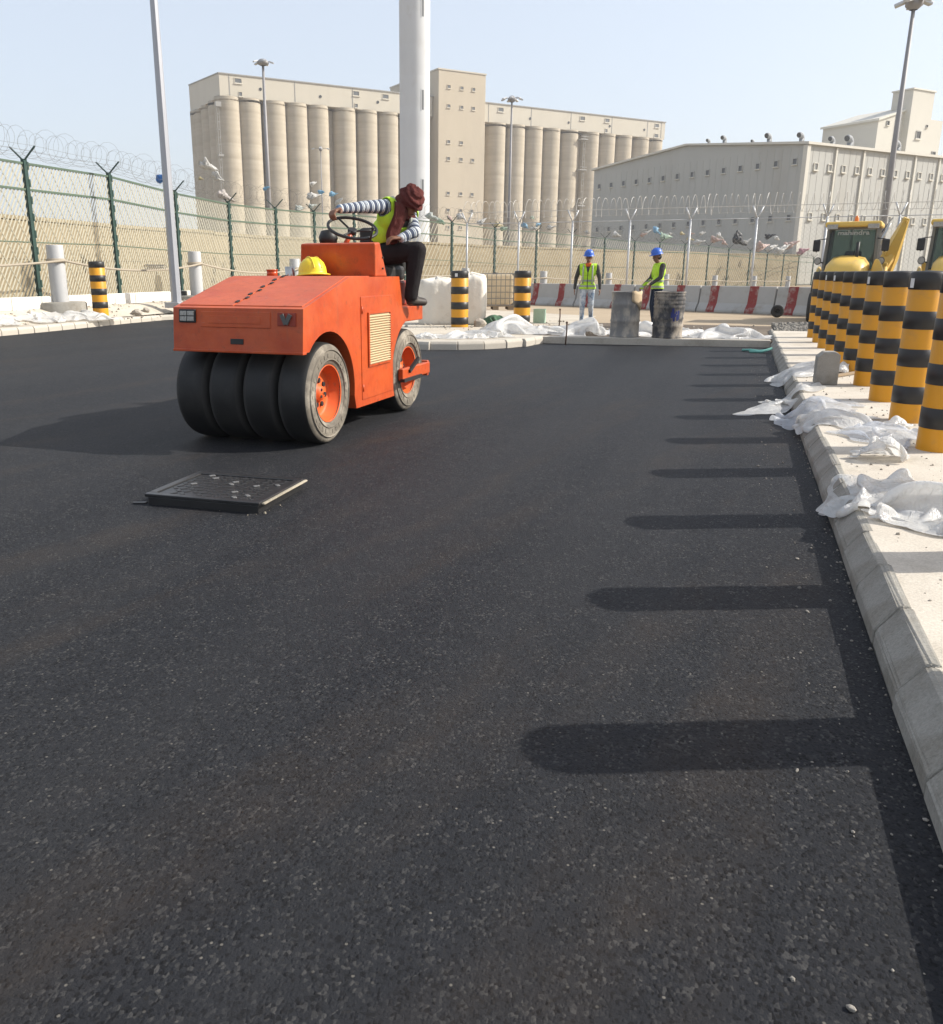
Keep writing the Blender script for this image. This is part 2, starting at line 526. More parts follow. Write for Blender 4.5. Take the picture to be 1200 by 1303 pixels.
MAT['cladding'] = worn('cladding', lin(0.53, 0.485, 0.40), lin(0.47, 0.43, 0.355), rough=0.8, scale=0.15, amt=0.7, dirt=lin(0.44, 0.39, 0.31), dscale=0.1, da=0.55, db=0.8, bump=0, stretch=(1, 1, 0.3))
MAT['headhouse'] = worn('headhouse', lin(0.50, 0.43, 0.33), lin(0.44, 0.38, 0.29), rough=0.9, scale=0.12, amt=0.7, dirt=lin(0.42, 0.36, 0.28), dscale=0.1, da=0.55, db=0.8, bump=0, stretch=(1, 1, 0.4))
MAT['trimgrey'] = plain('trimgrey', lin(0.30, 0.29, 0.27), 0.7)
MAT['darkglass'] = worn('darkglass', lin(0.05, 0.052, 0.055), rough=0.25, scale=0.6, amt=0.5, bump=0, spec=0.5)
MAT['dimglass'] = worn('dim_glass', lin(0.13, 0.135, 0.14), rough=0.35, scale=0.6, amt=0.6, bump=0)
MAT['paleglass'] = worn('pale_glass', lin(0.26, 0.26, 0.25), rough=0.4, scale=0.6, amt=0.6, bump=0)
MAT['paleframe'] = plain('paleframe', lin(0.62, 0.58, 0.50), 0.7)
MAT['whclad'] = worn('whclad', lin(0.43, 0.425, 0.395), lin(0.39, 0.385, 0.36), rough=0.75, scale=0.3, amt=0.7, dirt=lin(0.37, 0.35, 0.31), dscale=0.25, da=0.52, db=0.8, bump=0, stretch=(1, 1, 0.15))
MAT['whtrim'] = plain('whtrim', lin(0.60, 0.57, 0.50), 0.7)
MAT['galv'] = worn('galv', lin(0.52, 0.53, 0.54), lin(0.42, 0.43, 0.44), rough=0.5, scale=5, amt=0.7, metal=0.35, dirt=lin(0.30, 0.27, 0.22), dscale=1.5, da=0.6, db=0.8, bump=0.05)
MAT['steeldark'] = plain('steeldark', lin(0.10, 0.095, 0.09), 0.6)
MAT['mastgrey'] = worn('mastgrey', lin(0.27, 0.26, 0.26), lin(0.20, 0.20, 0.21), rough=0.6, scale=0.6, metal=0.2, bump=0)

def window_box(parent, x, z, w, h, depth=0.25, side='front', plane=0.0, frame=None, sill=True, glass='darkglass'):
    """a small window set in a wall: frame proud of the wall, dark pane just behind the frame's face, sill"""
    t = min(w, h) * 0.14
    f = MB()
    def bx(mb, a0, a1, d0, d1, z0, z1):
        if side == 'front': mb.box(a0, a1, plane - d1, plane - d0, z0, z1)
        else: mb.box(plane - d1, plane - d0, a0, a1, z0, z1)
    bx(f, x - w / 2 - t, x - w / 2, -0.05, depth, z - h / 2 - t, z + h / 2 + t)
    bx(f, x + w / 2, x + w / 2 + t, -0.05, depth, z - h / 2 - t, z + h / 2 + t)
    bx(f, x - w / 2, x + w / 2, -0.05, depth, z + h / 2, z + h / 2 + t)
    bx(f, x - w / 2, x + w / 2, -0.05, depth, z - h / 2 - t, z - h / 2)
    fr = f.build('window', frame or MAT['trimgrey'], parent, fix=False)
    p = MB(); bx(p, x - w / 2, x + w / 2, -0.05, depth * 0.25, z - h / 2, z + h / 2)
    p.build('pane', MAT[glass], fr, fix=False)
    if sill:
        s = MB(); bx(s, x - w / 2 - t * 2, x + w / 2 + t * 2, -0.05, depth * 2.0, z - h / 2 - t * 2.2, z - h / 2 - t * 1.02)
        s.build('sill', MAT['paleframe'], fr, fix=False)
    return fr

def silo_mesh(r, h):
    prof = [(r * 0.99, 0)]
    z = 0
    while z < h - 1.7:
        prof += [(r, z + 0.05), (r, z + 3.9), (r - 0.008, z + 3.95), (r - 0.008, z + 4.05)]
        z += 4.1
    prof += [(r, h - 0.6), (r, h), (r * 0.96, h + 0.15), (0.01, h + 0.3)]
    return MB().lathe(prof, 40).mesh('silo', MAT['silo'], fix=True)
SILO = silo_mesh(3.6, 48.6)

def silo_block(label, s0, s1, centres, depth, seams, wins, ports, endrow):
    root = empty('silo_block', (-143.1, 227.0, 0), ANG, label, 'silos')
    # body of the store between the round silos, set back
    MB().box(s0 + 1.5, s1 - 1.5, 3.2, depth - 3.2, 0, 48.4).build('core_wall', MAT['silo'], root, fix=False)
    for c in centres:
        link_mesh('silo', SILO, root, (c, 2.6, 0))
        link_mesh('silo', SILO, root, (c, depth - 3.1, 0))
    for yv in endrow:
        link_mesh('silo', SILO, root, (s0 + 3.1, yv, 0))
    # gallery on top, gently pitched towards the back
    g = MB()
    prof = [(0, 49.0), (depth, 49.0), (depth, 57.0), (0, 54.9)]
    g.prism(prof, s0, s1, 'x')
    gal = g.build('gallery', MAT['cladding'], root, bevel=0.05, seg=1)
    MB().prism([(-0.25, 54.75), (-0.25, 55.05), (depth, 57.25), (depth, 57.02)], s0 - 0.2, s1 + 0.2, 'x').build('roof_edge', MAT['trimgrey'], gal, fix=True)
    for s in seams:
        MB().box(s - 0.12, s + 0.12, -0.07, 0.02, 49.0, 54.7).build('seam', MAT['trimgrey'], gal, fix=False)
    for (s, z, w, h) in wins:
        window_box(root, s, z, w, h, 0.14, glass='dimglass', frame=MAT['cladding'])
    for (s, z) in ports:
        mbp = MB(); mbp.cyl((s, 0.02, z), (s, -0.12, z), 0.42, n=16); mbp.build('vent_port', MAT['darkglass'], gal)
    return root
LB = silo_block('left half of the pale concrete grain silos with long roof gallery', 0.0, 68.9,
    [2.7, 8.9, 16.5, 23.3, 30.1, 39.1, 46.5, 53.8, 61.4], 32, [2.9, 22.5, 41, 58.5],
    [(5.5, 53.4, 1.9, 1.1), (42.2, 53.4, 1.9, 1.1), (52.2, 53.4, 1.9, 1.1), (6, 50.0, 0.9, 1.0), (42.2, 50.0, 0.9, 1.0)], [(12, 51.8), (30.5, 51.5), (49.5, 51.6), (65, 51.8)], [10.2, 18.0, 25.6])
mbx = MB()
for z in range(6, 46, 2): mbx.box(-1.4, -0.9, -1.2, -0.85, z, z + 0.12)
mbx.bar((-1.45, -1.1, 5), (-1.45, -1.1, 47), 0.12, 0.12); mbx.bar((-0.85, -1.1, 5), (-0.85, -1.1, 47), 0.12, 0.12)
mbx.box(-1.8, -0.2, -1.5, -0.6, 46, 47.3); mbx.box(-1.8, -0.3, -1.5, -0.7, 33, 33.6)
mbx.build('ladder', MAT['trimgrey'], LB, fix=False)
RB = silo_block('right half of the pale concrete grain silos behind the grey warehouse', 87.1, 168.7,
    [94.5, 102.5, 110.0, 117.5, 125.4, 134.9, 142.5, 150.4, 158.7, 165.4], 32, [90.2, 107.5, 124.5, 143.0, 160, 166.8],
    [(95, 53.2, 2.0, 1.1), (129.5, 53.2, 2.0, 1.1), (140.7, 53.4, 1.9, 1.1), (164.5, 53.4, 1.8, 1.1), (140.5, 50.0, 1.0, 1.1), (164.5, 50.0, 1.8, 1.1)], [(107, 51.4), (123.5, 51.4), (142, 51.6), (158.5, 51.6)], [])
for sx, zb in ((129.8, 12), (37.9 - 200, 0)):
    if sx > 0:
        mbx = MB()
        mbx.bar((sx - 0.4, -1.3, 8), (sx - 0.4, -1.3, 48), 0.14, 0.14); mbx.bar((sx + 0.4, -1.3, 8), (sx + 0.4, -1.3, 48), 0.14, 0.14)
        for z in range(9, 48, 2): mbx.box(sx - 0.4, sx + 0.4, -1.38, -1.24, z, z + 0.13)
        for z in (24, 36, 46): mbx.box(sx - 2.2, sx + 1.0, -2.2, 0.5, z, z + 0.35); mbx.box(sx - 2.2, sx + 1.0, -2.25, -2.1, z + 1.0, z + 1.15)
        mbx.build('ladder', MAT['trimgrey'], RB, fix=False)
# head house between the two halves
HH = empty('head_house', (-143.1, 227.0, 0), ANG, 'tall square lift tower between the two halves of the silos', 'tower')
MB().box(69.2, 86.8, -3.2, 30, 0, 62.2).build('wall', MAT['headhouse'], HH, bevel=0.08, seg=1)
MB().box(69.0, 87.0, -3.4, 30.2, 62.2, 62.6).build('parapet', MAT['cladding'], HH, fix=False)
MB().box(78, 84.5, 4, 14, 62.6, 64.2).build('roof_hut', MAT['cladding'], HH, fix=False)
for z in (57.6, 52.0, 41.5, 36.5, 26, 20.8, 15.5):
    for s in (73.0, 77.8, 82.2):
        if z > 50 or s != 82.2 or z in (36.5, 26, 20.8):
            window_box(HH, s, z, 1.05, 0.85, 0.14, plane=-3.2, glass='dimglass', frame=MAT['headhouse'])
# pale water tower / chimney shaft
TW = empty('round_tower', (-41.9, 112.4, 0), 0, 'tall pale round concrete shaft rising out of the picture', 'tower')
MAT['shaft'] = worn('shaft', lin(0.56, 0.565, 0.57), lin(0.50, 0.505, 0.51), rough=0.8, scale=0.25, amt=0.8, dirt=lin(0.46, 0.44, 0.41), dscale=0.4, da=0.58, db=0.8, bump=0, stretch=(1, 1, 0.5))
prof = [(1.98, 0)]
for k in range(14): prof += [(1.95, 3.6 * k + 0.05), (1.95, 3.6 * k + 3.5), (1.946, 3.6 * k + 3.56)]
prof += [(2.0, 50.5), (2.25, 51), (2.25, 53), (0.01, 53.4)]
MB().lathe(prof, 48).build('shaft', MAT['shaft'], TW)
for z in (10.6, 21.2, 31.8, 42.4):
    a = R(-38)
    mm = Matrix.Rotation(a, 4, 'Z')
    MB().box(1.86, 1.955, -0.15, 0.15, z, z + 2.3, m=mm).build('slot_window', MAT['dimglass'], TW, fix=False)
    MB().box(1.86, 1.98, -0.22, -0.155, z - 0.1, z + 2.4, m=mm).build('slot_frame', MAT['shaft'], TW, fix=False)

# grey warehouse: gable end in shade, long side in the sun
WH = empty('warehouse', (4.92, 102.58, 0), ANG, 'long grey metal-clad warehouse with gable end and rows of small windows', 'building')
GL = 33.5  # gable length, local y
gab = [(0, 0), (GL, 0), (GL, 14.6), (GL * 0.5, 15.75), (0, 14.0)]
MB().prism(gab, 0, 62, 'x').build('wall', MAT['whclad'], WH, fix=True)
r_ = MB(); t_ = 0.25
r_.prism([(-0.35, 13.95), (-0.35, 14.2), (GL * 0.5, 15.98), (GL + 0.35, 14.8), (GL + 0.35, 14.55), (GL * 0.5, 15.77)], -0.3, 62.3, 'x')
rf = r_.build('roof', MAT['whtrim'], WH, fix=True)
MB().box(-0.22, 0.30, -0.22, 0.30, 0, 13.9).build('corner_trim', MAT['whtrim'], WH, fix=False)
for k in range(14):
    s = 4.6 * (k + 1)
    if s < 61: MB().box(s - 0.13, s + 0.13, -0.16, 0.02, 0, 13.9).build('downpipe', MAT['whtrim'], WH, fix=False)
# standing seams of the cladding, joined where they are too fine to tell apart
mbr = MB()
for k in range(1, 61):
    s = 1.0 * k
    mbr.box(s - 0.02, s + 0.02, -0.018, 0.01, 0, 13.85)
for k in range(1, 33):
    s = 1.0 * k
    hh = 14.0
    mbr.box(-0.018, 0.01, s - 0.025, s + 0.025, 0, hh - 0.1)
tag(mbr.build('cladding_ribs', MAT['whclad'], WH, fix=False), kind='stuff')
for k in range(14):
    yv = 1.3 + 2.38 * k
    window_box(WH, yv, 12.45, 0.46, 0.52, 0.08, 'side', 0.0, MAT['whclad'], glass='dimglass')
    window_box(WH, yv, 6.9, 0.46, 0.52, 0.08, 'side', 0.0, MAT['whclad'], glass='dimglass')
for k in range(16):
    s = 1.6 + 2.25 * k
    window_box(WH, s, 11.9, 0.5, 0.6, 0.10, 'front', 0.0, MAT['whtrim'], glass='paleglass')
    window_box(WH, s, 7.0, 0.5, 0.6, 0.10, 'front', 0.0, MAT['whtrim'], glass='paleglass')
MAT['ventgrey'] = worn('vent_grey', lin(0.30, 0.31, 0.32), lin(0.22, 0.225, 0.23), rough=0.7, scale=1.5, bump=0)
# swan neck roof vents
def vent(parent, x, y, z, s, rz):
    mbv = MB()
    pts = [V(0, 0, 0), V(0, 0, 0.7 * s)]
    for a in range(0, 121, 20):
        pts.append(V(0.45 * s - 0.45 * s * math.cos(R(a)), 0, 0.7 * s + 0.45 * s * math.sin(R(a))))
    m = Matrix.Translation((x, y, z)) @ Matrix.Rotation(rz, 4, 'Z')
    mbv.tube([m @ p for p in pts], [0.34 * s] * len(pts), 12, True)
    o = mbv.build('roof_vent', MAT['ventgrey'], parent)
    mbv2 = MB()
    e = m @ pts[-1]; e2 = m @ (pts[-1] + (pts[-1] - pts[-2]) * 0.05)
    mbv2.cyl(e, e2, 0.31 * s, n=12); mbv2.build('vent_mouth', MAT['darkglass'], o)
def roofz(yv):
    return 14.2 + 1.78 * (yv / (GL * 0.5)) if yv < GL * 0.5 else 14.8 + 1.18 * (GL - yv) / (GL * 0.5)
for (x, yv, s) in ((1.0, 12.0, 0.7), (1.2, 5.9, 0.8), (1.4, 1.9, 0.8), (9.5, 2.0, 1.0), (16.5, 1.0, 0.95), (2.0, 15.3, 0.55), (6.0, 1.6, 0.75), (2.5, 9.2, 0.45)):
    vent(WH, x, yv, roofz(yv) - 0.15, s, PI)
# taller mill building behind the warehouse
MAT['mill'] = worn('mill', lin(0.55, 0.52, 0.455), lin(0.50, 0.47, 0.41), rough=0.85, scale=0.2, amt=0.6, bump=0)
ML = empty('mill_building', (16.27, 149.1, 0), ANG, 'pale mill building with sloped roof and square tower behind the warehouse', 'building')
MB().prism([(0, 0), (8.2, 0), (8.2, 24.85), (0, 22.5)], 0, 9.1, 'y').build('wall', MAT['mill'], ML, fix=True)
MB().prism([(-0.3, 22.45), (-0.3, 22.75), (8.2, 25.15), (8.2, 24.87)], -0.3, 9.4, 'y').build('roof', MAT['whtrim'], ML, fix=True)
MB().box(5.71, 11.0, -1.0, 2.2, 0, 27.0).build('tower_wall', MAT['mill'], ML, bevel=0.05, seg=1)
MB().box(5.55, 11.15, -1.15, 2.35, 27.0, 27.2).build('tower_parapet', MAT['whtrim'], ML, fix=False)
MB().box(11.02, 14.6, -0.6, 5, 0, 23.4).build('side_wall', MAT['mill'], ML, fix=False)
for s, z, w in ((2.2, 22.3, 0.55), (4.6, 22.4, 0.5), (8.3, 21.0, 0.95), (10.1, 22.3, 0.35), (13.4, 18.6, 0.8)):
    window_box(ML, s, z, w, w * 0.9, 0.1, 'front', -1.0 if 5.7 < s < 11 else (0.0 if s < 5.7 else -0.6))

# lamp masts
def mast(name, label, x, y, h, r, heads, style, grp='light masts'):
    root = empty(name, (x, y, 0), 0, label, 'light mast', grp)
    MB().tube([(0, 0, 0), (0, 0, h * 0.5), (0, 0, h)], [r, r * 0.75, r * 0.45], 14).build('pole', MAT['mastgrey'], root)
    MB().cyl((0, 0, 0), (0, 0, 0.5), r * 1.8, r * 1.3, 14).build('base', MAT['kerb'], root)
    hub = MB(); hub.lathe([(0.01, h + 0.5), (r * 1.2, h + 0.4), (r * 2.2, h), (r * 2.2, h - 0.25), (r, h - 0.5)], 16)
    hub.build('hub', MAT['mastgrey'], root)
    for k in range(heads):
        a = 2 * PI * k / heads + 0.4
        dx, dy = math.cos(a), math.sin(a)
        L = style
        m_ = MB(); m_.bar((0, 0, h), (dx * L, dy * L, h + 0.12), 0.07, 0.07)
        ar = m_.build('arm', MAT['mastgrey'], root, fix=False)
        m_ = MB()
        mm = Matrix.Translation((dx * L, dy * L, h + 0.05)) @ Matrix.Rotation(a, 4, 'Z') @ Matrix.Rotation(R(18), 4, 'Y')
        m_.box(-0.1, 0.62, -0.22, 0.22, -0.10, 0.10, m=mm)
        m_.build('floodlight', MAT['galv'], ar, bevel=0.04)
    return root
mast('light_mast', 'grey light mast with three floodlights standing in front of the left silos', -74.0, 130.3, 33.0, 0.42, 5, 1.1)
mast('light_mast', 'grey light mast with ring of lamps before the right silos', -37.5, 145.2, 28.0, 0.30, 7, 1.2)
mast('light_mast', 'small slim light mast in front of the silos beside the first tall mast', -88.6, 179.3, 27.0, 0.18, 4, 1.4)
mast('light_mast', 'dark light mast rising above the warehouse beside the yellow loaders', 8.75, 69.4, 18.2, 0.24, 5, 0.55)
# ------------------------------------------------------------------ fences, posts, barriers
MAT['green'] = worn('green_paint', lin(0.022, 0.055, 0.045), lin(0.016, 0.038, 0.032), rough=0.5, scale=4, dirt=lin(0.13, 0.13, 0.10), dscale=2.5, da=0.58, db=0.8, bump=0.05)
MAT['greenmesh'] = worn('green_mesh', lin(0.34, 0.325, 0.26), lin(0.41, 0.38, 0.295), rough=0.6, scale=0.7, amt=0.9, bump=0)
MAT['greenrail'] = worn('green_rail', lin(0.085, 0.125, 0.085), lin(0.06, 0.09, 0.065), rough=0.6, scale=3, bump=0)
MAT['wire'] = worn('razor_wire', lin(0.50, 0.49, 0.46), lin(0.36, 0.34, 0.31), rough=0.5, metal=0.2, scale=2, bump=0)
MAT['wiredark'] = worn('barbed_wire', lin(0.20, 0.185, 0.165), rough=0.7, scale=2, bump=0)
POSTS = [(-16.60,14.20,3.90),(-16.72,17.60,3.90),(-17.16,21.20,3.96),(-17.61,24.90,3.81),(-17.95,28.60,3.74),(-18.09,32.30,3.79),(-18.23,36.00,3.89),(-17.95,39.70,3.99),(-16.74,43.40,3.97),(-15.35,47.00,3.93),(-13.99,51.00,3.80),(-12.39,55.00,3.76),(-10.91,59.00,3.71),(-9.33,63.00,3.58),(-7.74,67.00,3.48),(-6.30,71.00,3.47),(-4.67,75.00,3.45),(-3.00,79.00,3.42),(-1.43,83.00,3.31),(0.36,87.00,3.18),(1.94,91.00,3.04),(3.56,95.00,2.96),(5.15,99.00,2.86),(6.83,103.00,2.76)]
def fence_ground(x, y):
    return 0.42 if y < 40 else max(0.0, 0.42 - (y - 40) * 0.03)
GF = empty('mesh_fence', (-17.0, 20, 0), 0, 'green welded mesh security fence with angled arms running from left foreground', 'fence')
GF.location = (0, 0, 0)
for i, (x, y, zt) in enumerate(POSTS):
    zb = fence_ground(x, y)
    a = Vector(POSTS[min(i + 1, len(POSTS) - 1)]) - Vector(POSTS[max(i - 1, 0)])
    d = V(a.x, a.y, 0).normalized(); n = V(-d.y, d.x, 0)
    p = V(x, y, 0)
    mb = MB((x, y, zb))
    mb.bar(p + V(0, 0, zb - 0.1), p + V(0, 0, zt + 0.05), 0.12, 0.09, up=n)
    # clamps of the folded mesh give the post a toothed edge
    if y < 60:
        for k in range(9):
            z = zb + 0.2 + (zt - zb - 0.3) * k / 8
            mb.bar(p + d * 0.07 + V(0, 0, z - 0.09), p + d * 0.07 + V(0, 0, z + 0.09), 0.055, 0.11, up=n)
    po = mb.build('post', MAT['green'], GF, fix=False, loc=(x, y, zb))
    for s in (-1, 1):
        mb = MB((x, y, zt)); mb.bar(p + V(0, 0, zt), p + n * (s * 0.36) + V(0, 0, zt + 0.33), 0.032, 0.032)
        mb.build('arm', MAT['green'], GF, fix=False, loc=(x, y, zt))
for i in range(len(POSTS) - 1):
    A = Vector(POSTS[i]); B = Vector(POSTS[i + 1])
    za, zb = fence_ground(A.x, A.y) + 0.05, fence_ground(B.x, B.y) + 0.05
    d = V(B.x - A.x, B.y - A.y, 0); L = d.length; d.normalize()
    n = V(-d.y, d.x, 0)
    far = A.y > 60
    for fr in (0.985, 0.81, 0.45, 0.02):
        pa = V(A.x, A.y, za + (A.z - za) * fr); pb = V(B.x, B.y, zb + (B.z - zb) * fr)
        w = 0.05 if fr > 0.7 else 0.022
        mr = MB((A.x, A.y, 0)); mr.bar(pa, pb, w, w)
        mr.build('rail', MAT['greenrail'], GF, fix=False, loc=(A.x, A.y, 0))
    # slanting strands of the mesh, too fine to pick apart
    mm = MB((A.x, A.y, 0))
    H = ((A.z - za) + (B.z - zb)) / 2
    step = 0.125 if A.y < 40 else (0.30 if A.y < 70 else 0.40)
    lean = 0.62
    for sgn, wid, st in ((1, 0.044, step), (-1, 0.014, step * 3.0)):
        k = -H * lean
        while k < L + H * lean:
            # strand runs from (k, bottom) to (k + sgn*H*lean, top), clipped to the bay
            a0, b0, a1, b1 = k, 0.0, k + sgn * H * lean, H
            def clip(a0, b0, a1, b1):
                pts = [(a0, b0), (a1, b1)]
                t0, t1 = 0.0, 1.0
                da = a1 - a0
                for lim, s in ((0.0, 1), (L, -1)):
                    f0 = s * (a0 - lim); f1 = s * (a1 - lim)
                    if f0 < 0 and f1 < 0: return None
                    if f0 < 0: t0 = max(t0, f0 / (f0 - f1))
                    if f1 < 0: t1 = min(t1, f0 / (f0 - f1))
                if t0 >= t1: return None
                return (a0 + da * t0, b0 + (b1 - b0) * t0, a0 + da * t1, b0 + (b1 - b0) * t1)
            c = clip(a0, b0, a1, b1)
            if c:
                q0 = V(A.x, A.y, 0) + d * c[0] + n * (0.008 * sgn) + V(0, 0, za + (zb - za) * c[0] / L + c[1] * 0.985)
                q1 = V(A.x, A.y, 0) + d * c[2] + n * (0.008 * sgn) + V(0, 0, za + (zb - za) * c[2] / L + c[3] * 0.985)
                mm.bar(q0, q1, wid if not far else wid * 1.1, 0.004, up=n)
            k += st
    tag(mm.build('mesh_panel', MAT['greenmesh'], GF, fix=False, loc=(A.x, A.y, 0)), kind='stuff')
# barbed strands and loose coils along the arms
def coil(pts, r, pitch, wr, jit=0.05, seed=1, n=4, per=14):
    rr = random.Random(seed)
    out = []
    th = 0.0
    for a, b in zip(pts[:-1], pts[1:]):
        a = Vector(a); b = Vector(b)
        d = b - a; L = d.length; d.normalize()
        s = d.cross(V(0, 0, 1)).normalized(); u = s.cross(d)
        k = int(L / pitch * per)
        for i in range(k):
            t = i / k
            w = 1 + jit * math.sin(th * 0.37 + seed) + jit * 0.6 * math.sin(th * 0.113)
            out.append(a.lerp(b, t) + d * (0.12 * pitch * math.sin(th * 0.31)) + (s * math.cos(th) + u * math.sin(th)) * (r * w))
            th += 2 * PI / per
    return MB().tube(out, wr, n, False)
top = [V(p[0], p[1], p[2] + 0.42) for p in POSTS]
cw = coil(top[:9], 0.30, 0.24, 0.0028, 0.30, 3)
tag(cw.build('razor_coil', MAT['wiredark'], GF, fix=False), kind='stuff')
cw = coil(top[8:], 0.33, 0.42, 0.006, 0.16, 4, 3, 10)
tag(cw.build('razor_coil', MAT['wiredark'], GF, fix=False), kind='stuff')
mb = MB()
for i in range(len(POSTS) - 1):
    A = Vector(POSTS[i]); B = Vector(POSTS[i + 1])
    d = V(B.x - A.x, B.y - A.y, 0).normalized(); n = V(-d.y, d.x, 0)
    for s in (-1, 1):
        for f in (0.35, 0.68, 1.0):
            o_ = n * (s * 0.36 * f) + V(0, 0, 0.33 * f)
            sag = V(0, 0, -0.04)
            mb.tube([A + o_, A.lerp(B, 0.5) + o_ + sag, B + o_], 0.003 if A.y < 45 else 0.005, 3, False)
tag(mb.build('barbed_strand', MAT['wiredark'], GF, fix=False), kind='stuff')

# white and black painted kerb blocks at the foot of the fence
MAT['whitepaint'] = worn('white_paint', lin(0.74, 0.71, 0.65), lin(0.64, 0.60, 0.53), rough=0.8, scale=4, dirt=lin(0.42, 0.36, 0.28), dscale=2.2, da=0.56, db=0.76, bump=0.2)
MAT['blackpaint'] = worn('black_paint', lin(0.05, 0.05, 0.05), lin(0.09, 0.085, 0.08), rough=0.8, scale=4, dirt=lin(0.22, 0.19, 0.15), dscale=2.2, da=0.55, db=0.8, bump=0.2)
PK = empty('painted_kerb', (0, 0, 0), 0, 'raised kerb painted white with black blocks below the green fence', 'kerb')
mw = MB().box(-0.49, 0.49, -0.14, 0.14, 0, 0.30).mesh('kerb_block', MAT['whitepaint'], bevel=0.02)
mk = MB().box(-0.49, 0.49, -0.14, 0.14, 0, 0.30).mesh('kerb_block', MAT['blackpaint'], bevel=0.02)
k = 0
for p, a in path_points([(-15.95, 10), (-16.25, 17.6), (-16.6, 21.2), (-17.0, 24.9), (-17.3, 28.6), (-17.5, 36)], 1.0):
    blk = k in (13, 15)
    if blk:
        o = link_mesh('kerb_block', mk, PK, (p.x, p.y, 0.42))
    else:
        o = link_mesh('kerb_block', mw, PK, (p.x, p.y, 0.42))
    o.rotation_euler = (0, 0, a + rng.uniform(-.01, .01))
    k += 1

# steel pipe posts with a sagging guard cable
MAT['pipe'] = worn('grey_pipe', lin(0.42, 0.42, 0.42), lin(0.36, 0.36, 0.36), rough=0.55, scale=3, dirt=lin(0.30, 0.25, 0.20), dscale=2.0, da=0.6, db=0.8, bump=0.05)
MAT['cable'] = worn('cable', lin(0.36, 0.31, 0.24), lin(0.26, 0.22, 0.17), rough=0.8, scale=20, bump=0.1)
RP = [(-15.9, 8.5, 1.95), (-16.03, 17.55, 1.942), (-16.336, 23.9, 1.924), (-16.6, 31, 1.8), (-15.9, 38, 1.65), (-13.6, 44, 1.5), (-10.773, 50.0, 1.351), (-8.209, 58.0, 1.25), (-5.246, 66.0, 1.15), (-2.072, 72.0, 1.05), (0.841, 78.0, 1.0), (3.734, 85.0, 0.95)]
cap_pts = []
for i, (x, y, zt) in enumerate(RP):
    if i in (0,):
        cap_pts.append(V(x, y, zt - 0.3)); continue
    zb = 0.45 if y < 35 else (0.15 if y < 45 else 0.0)
    lab = ['', 'grey steel pipe post on a round concrete base beside striped bollard', 'grey steel pipe post just behind the roller hood', '', '', '', 'short grey pipe post above the red and white barrier left of the workers', 'rusty pipe post behind the barrier between the two workers', 'short pipe post in view between second worker and fence', 'short pipe post behind barrier near the middle of the right fence', 'second last pipe post before the yellow loader', 'last pipe post of the cable row before the yellow loader'][i]
    root = empty('pipe_post', (x, y, zb), 0, lab or 'grey steel pipe post of the cable row hidden behind the roller', 'post', 'pipe posts of the guard cable')
    r = 0.20
    mbp = MB(); h = zt - zb
    mbp.lathe([(r, -0.2), (r, h - 0.02), (r * 0.96, h), (r * 0.90, h), (r * 0.88, h - 0.10), (0.005, h - 0.12)], 24)
    mbp.build('pipe', MAT['pipe'], root)
    mbp = MB(); mbp.lathe([(r + 0.015, h - 0.42), (r + 0.035, h - 0.40), (r + 0.035, h - 0.34), (r + 0.015, h - 0.32)], 24)
    mbp.build('collar', MAT['cable'], root)
    if y < 30:
        mbp = MB(); rb = 0.62
        mbp.lathe([(rb, -0.15), (rb, 0.10), (rb - 0.03, 0.13), (0.005, 0.135)], 20)
        mbp.build('base', MAT['kerb'], root)
    cap_pts.append(V(x, y, zt - 0.37))
pts = []
for a, b in zip(cap_pts[:-1], cap_pts[1:]):
    for k in range(14):
        t = k / 14
        q = a.lerp(b, t); q.z -= 0.22 * 4 * t * (1 - t) * (0.35 if a.y > 30 else 1)
        q += V(0.235, 0, 0) if a.y < 35 else V(0.15, -0.17, 0)
        pts.append(q)
mb = MB(); mb.tube(pts, 0.028, 8)
GC = mb.build('guard_cable', MAT['cable'])
tag(GC, 'thick tan cable slung along the pipe posts in front of green fence', 'cable')
mb = MB()
for k in range(9):   # coils of tie wire near the lamp post
    c = V(-15.98 - 0.005 * k, 21.0 + 0.11 * k, 1.43)
    mb.tube([c + V(0.06 * math.cos(a), 0.03 * math.sin(a * 2), 0.075 * math.sin(a)) for a in [2 * PI * j / 10 for j in range(10)]], 0.011, 4, False, closed=True)
mb.build('tie_wire', MAT['wiredark'], GC, fix=False)

# tall lamp post at the left
MAT['lamppole'] = worn('lamp_pole', lin(0.36, 0.37, 0.40), lin(0.30, 0.31, 0.34), rough=0.45, scale=1.2, metal=0.3, bump=0.02)
LP = empty('lamp_post', (-15.15, 21.13, 0.42), 0, 'tall tapered grey lamp post in front of the green fence', 'lamp post')
mb = MB(); mb.tube([(0, 0, -0.1), (0, 0, 5), (0, 0, 12)], [0.145, 0.12, 0.075], 8)
o = mb.build('pole', MAT['lamppole'], LP)
for p in o.data.polygons: p.use_smooth = False
MB().box(-0.24, 0.24, -0.24, 0.24, -0.1, 0.05).build('base_plate', MAT['lamppole'], LP, bevel=0.01)
mb = MB(); mb.tube([(0, 0, 11.7), (0.4, -0.1, 12.15), (1.6, -0.3, 12.35)], 0.045, 8); mb.build('bracket', MAT['lamppole'], LP)
mb = MB(); mb.box(1.5, 2.2, -0.47, -0.15, 12.3, 12.45); mb.build('lamp_head', MAT['lamppole'], LP, bevel=0.04)

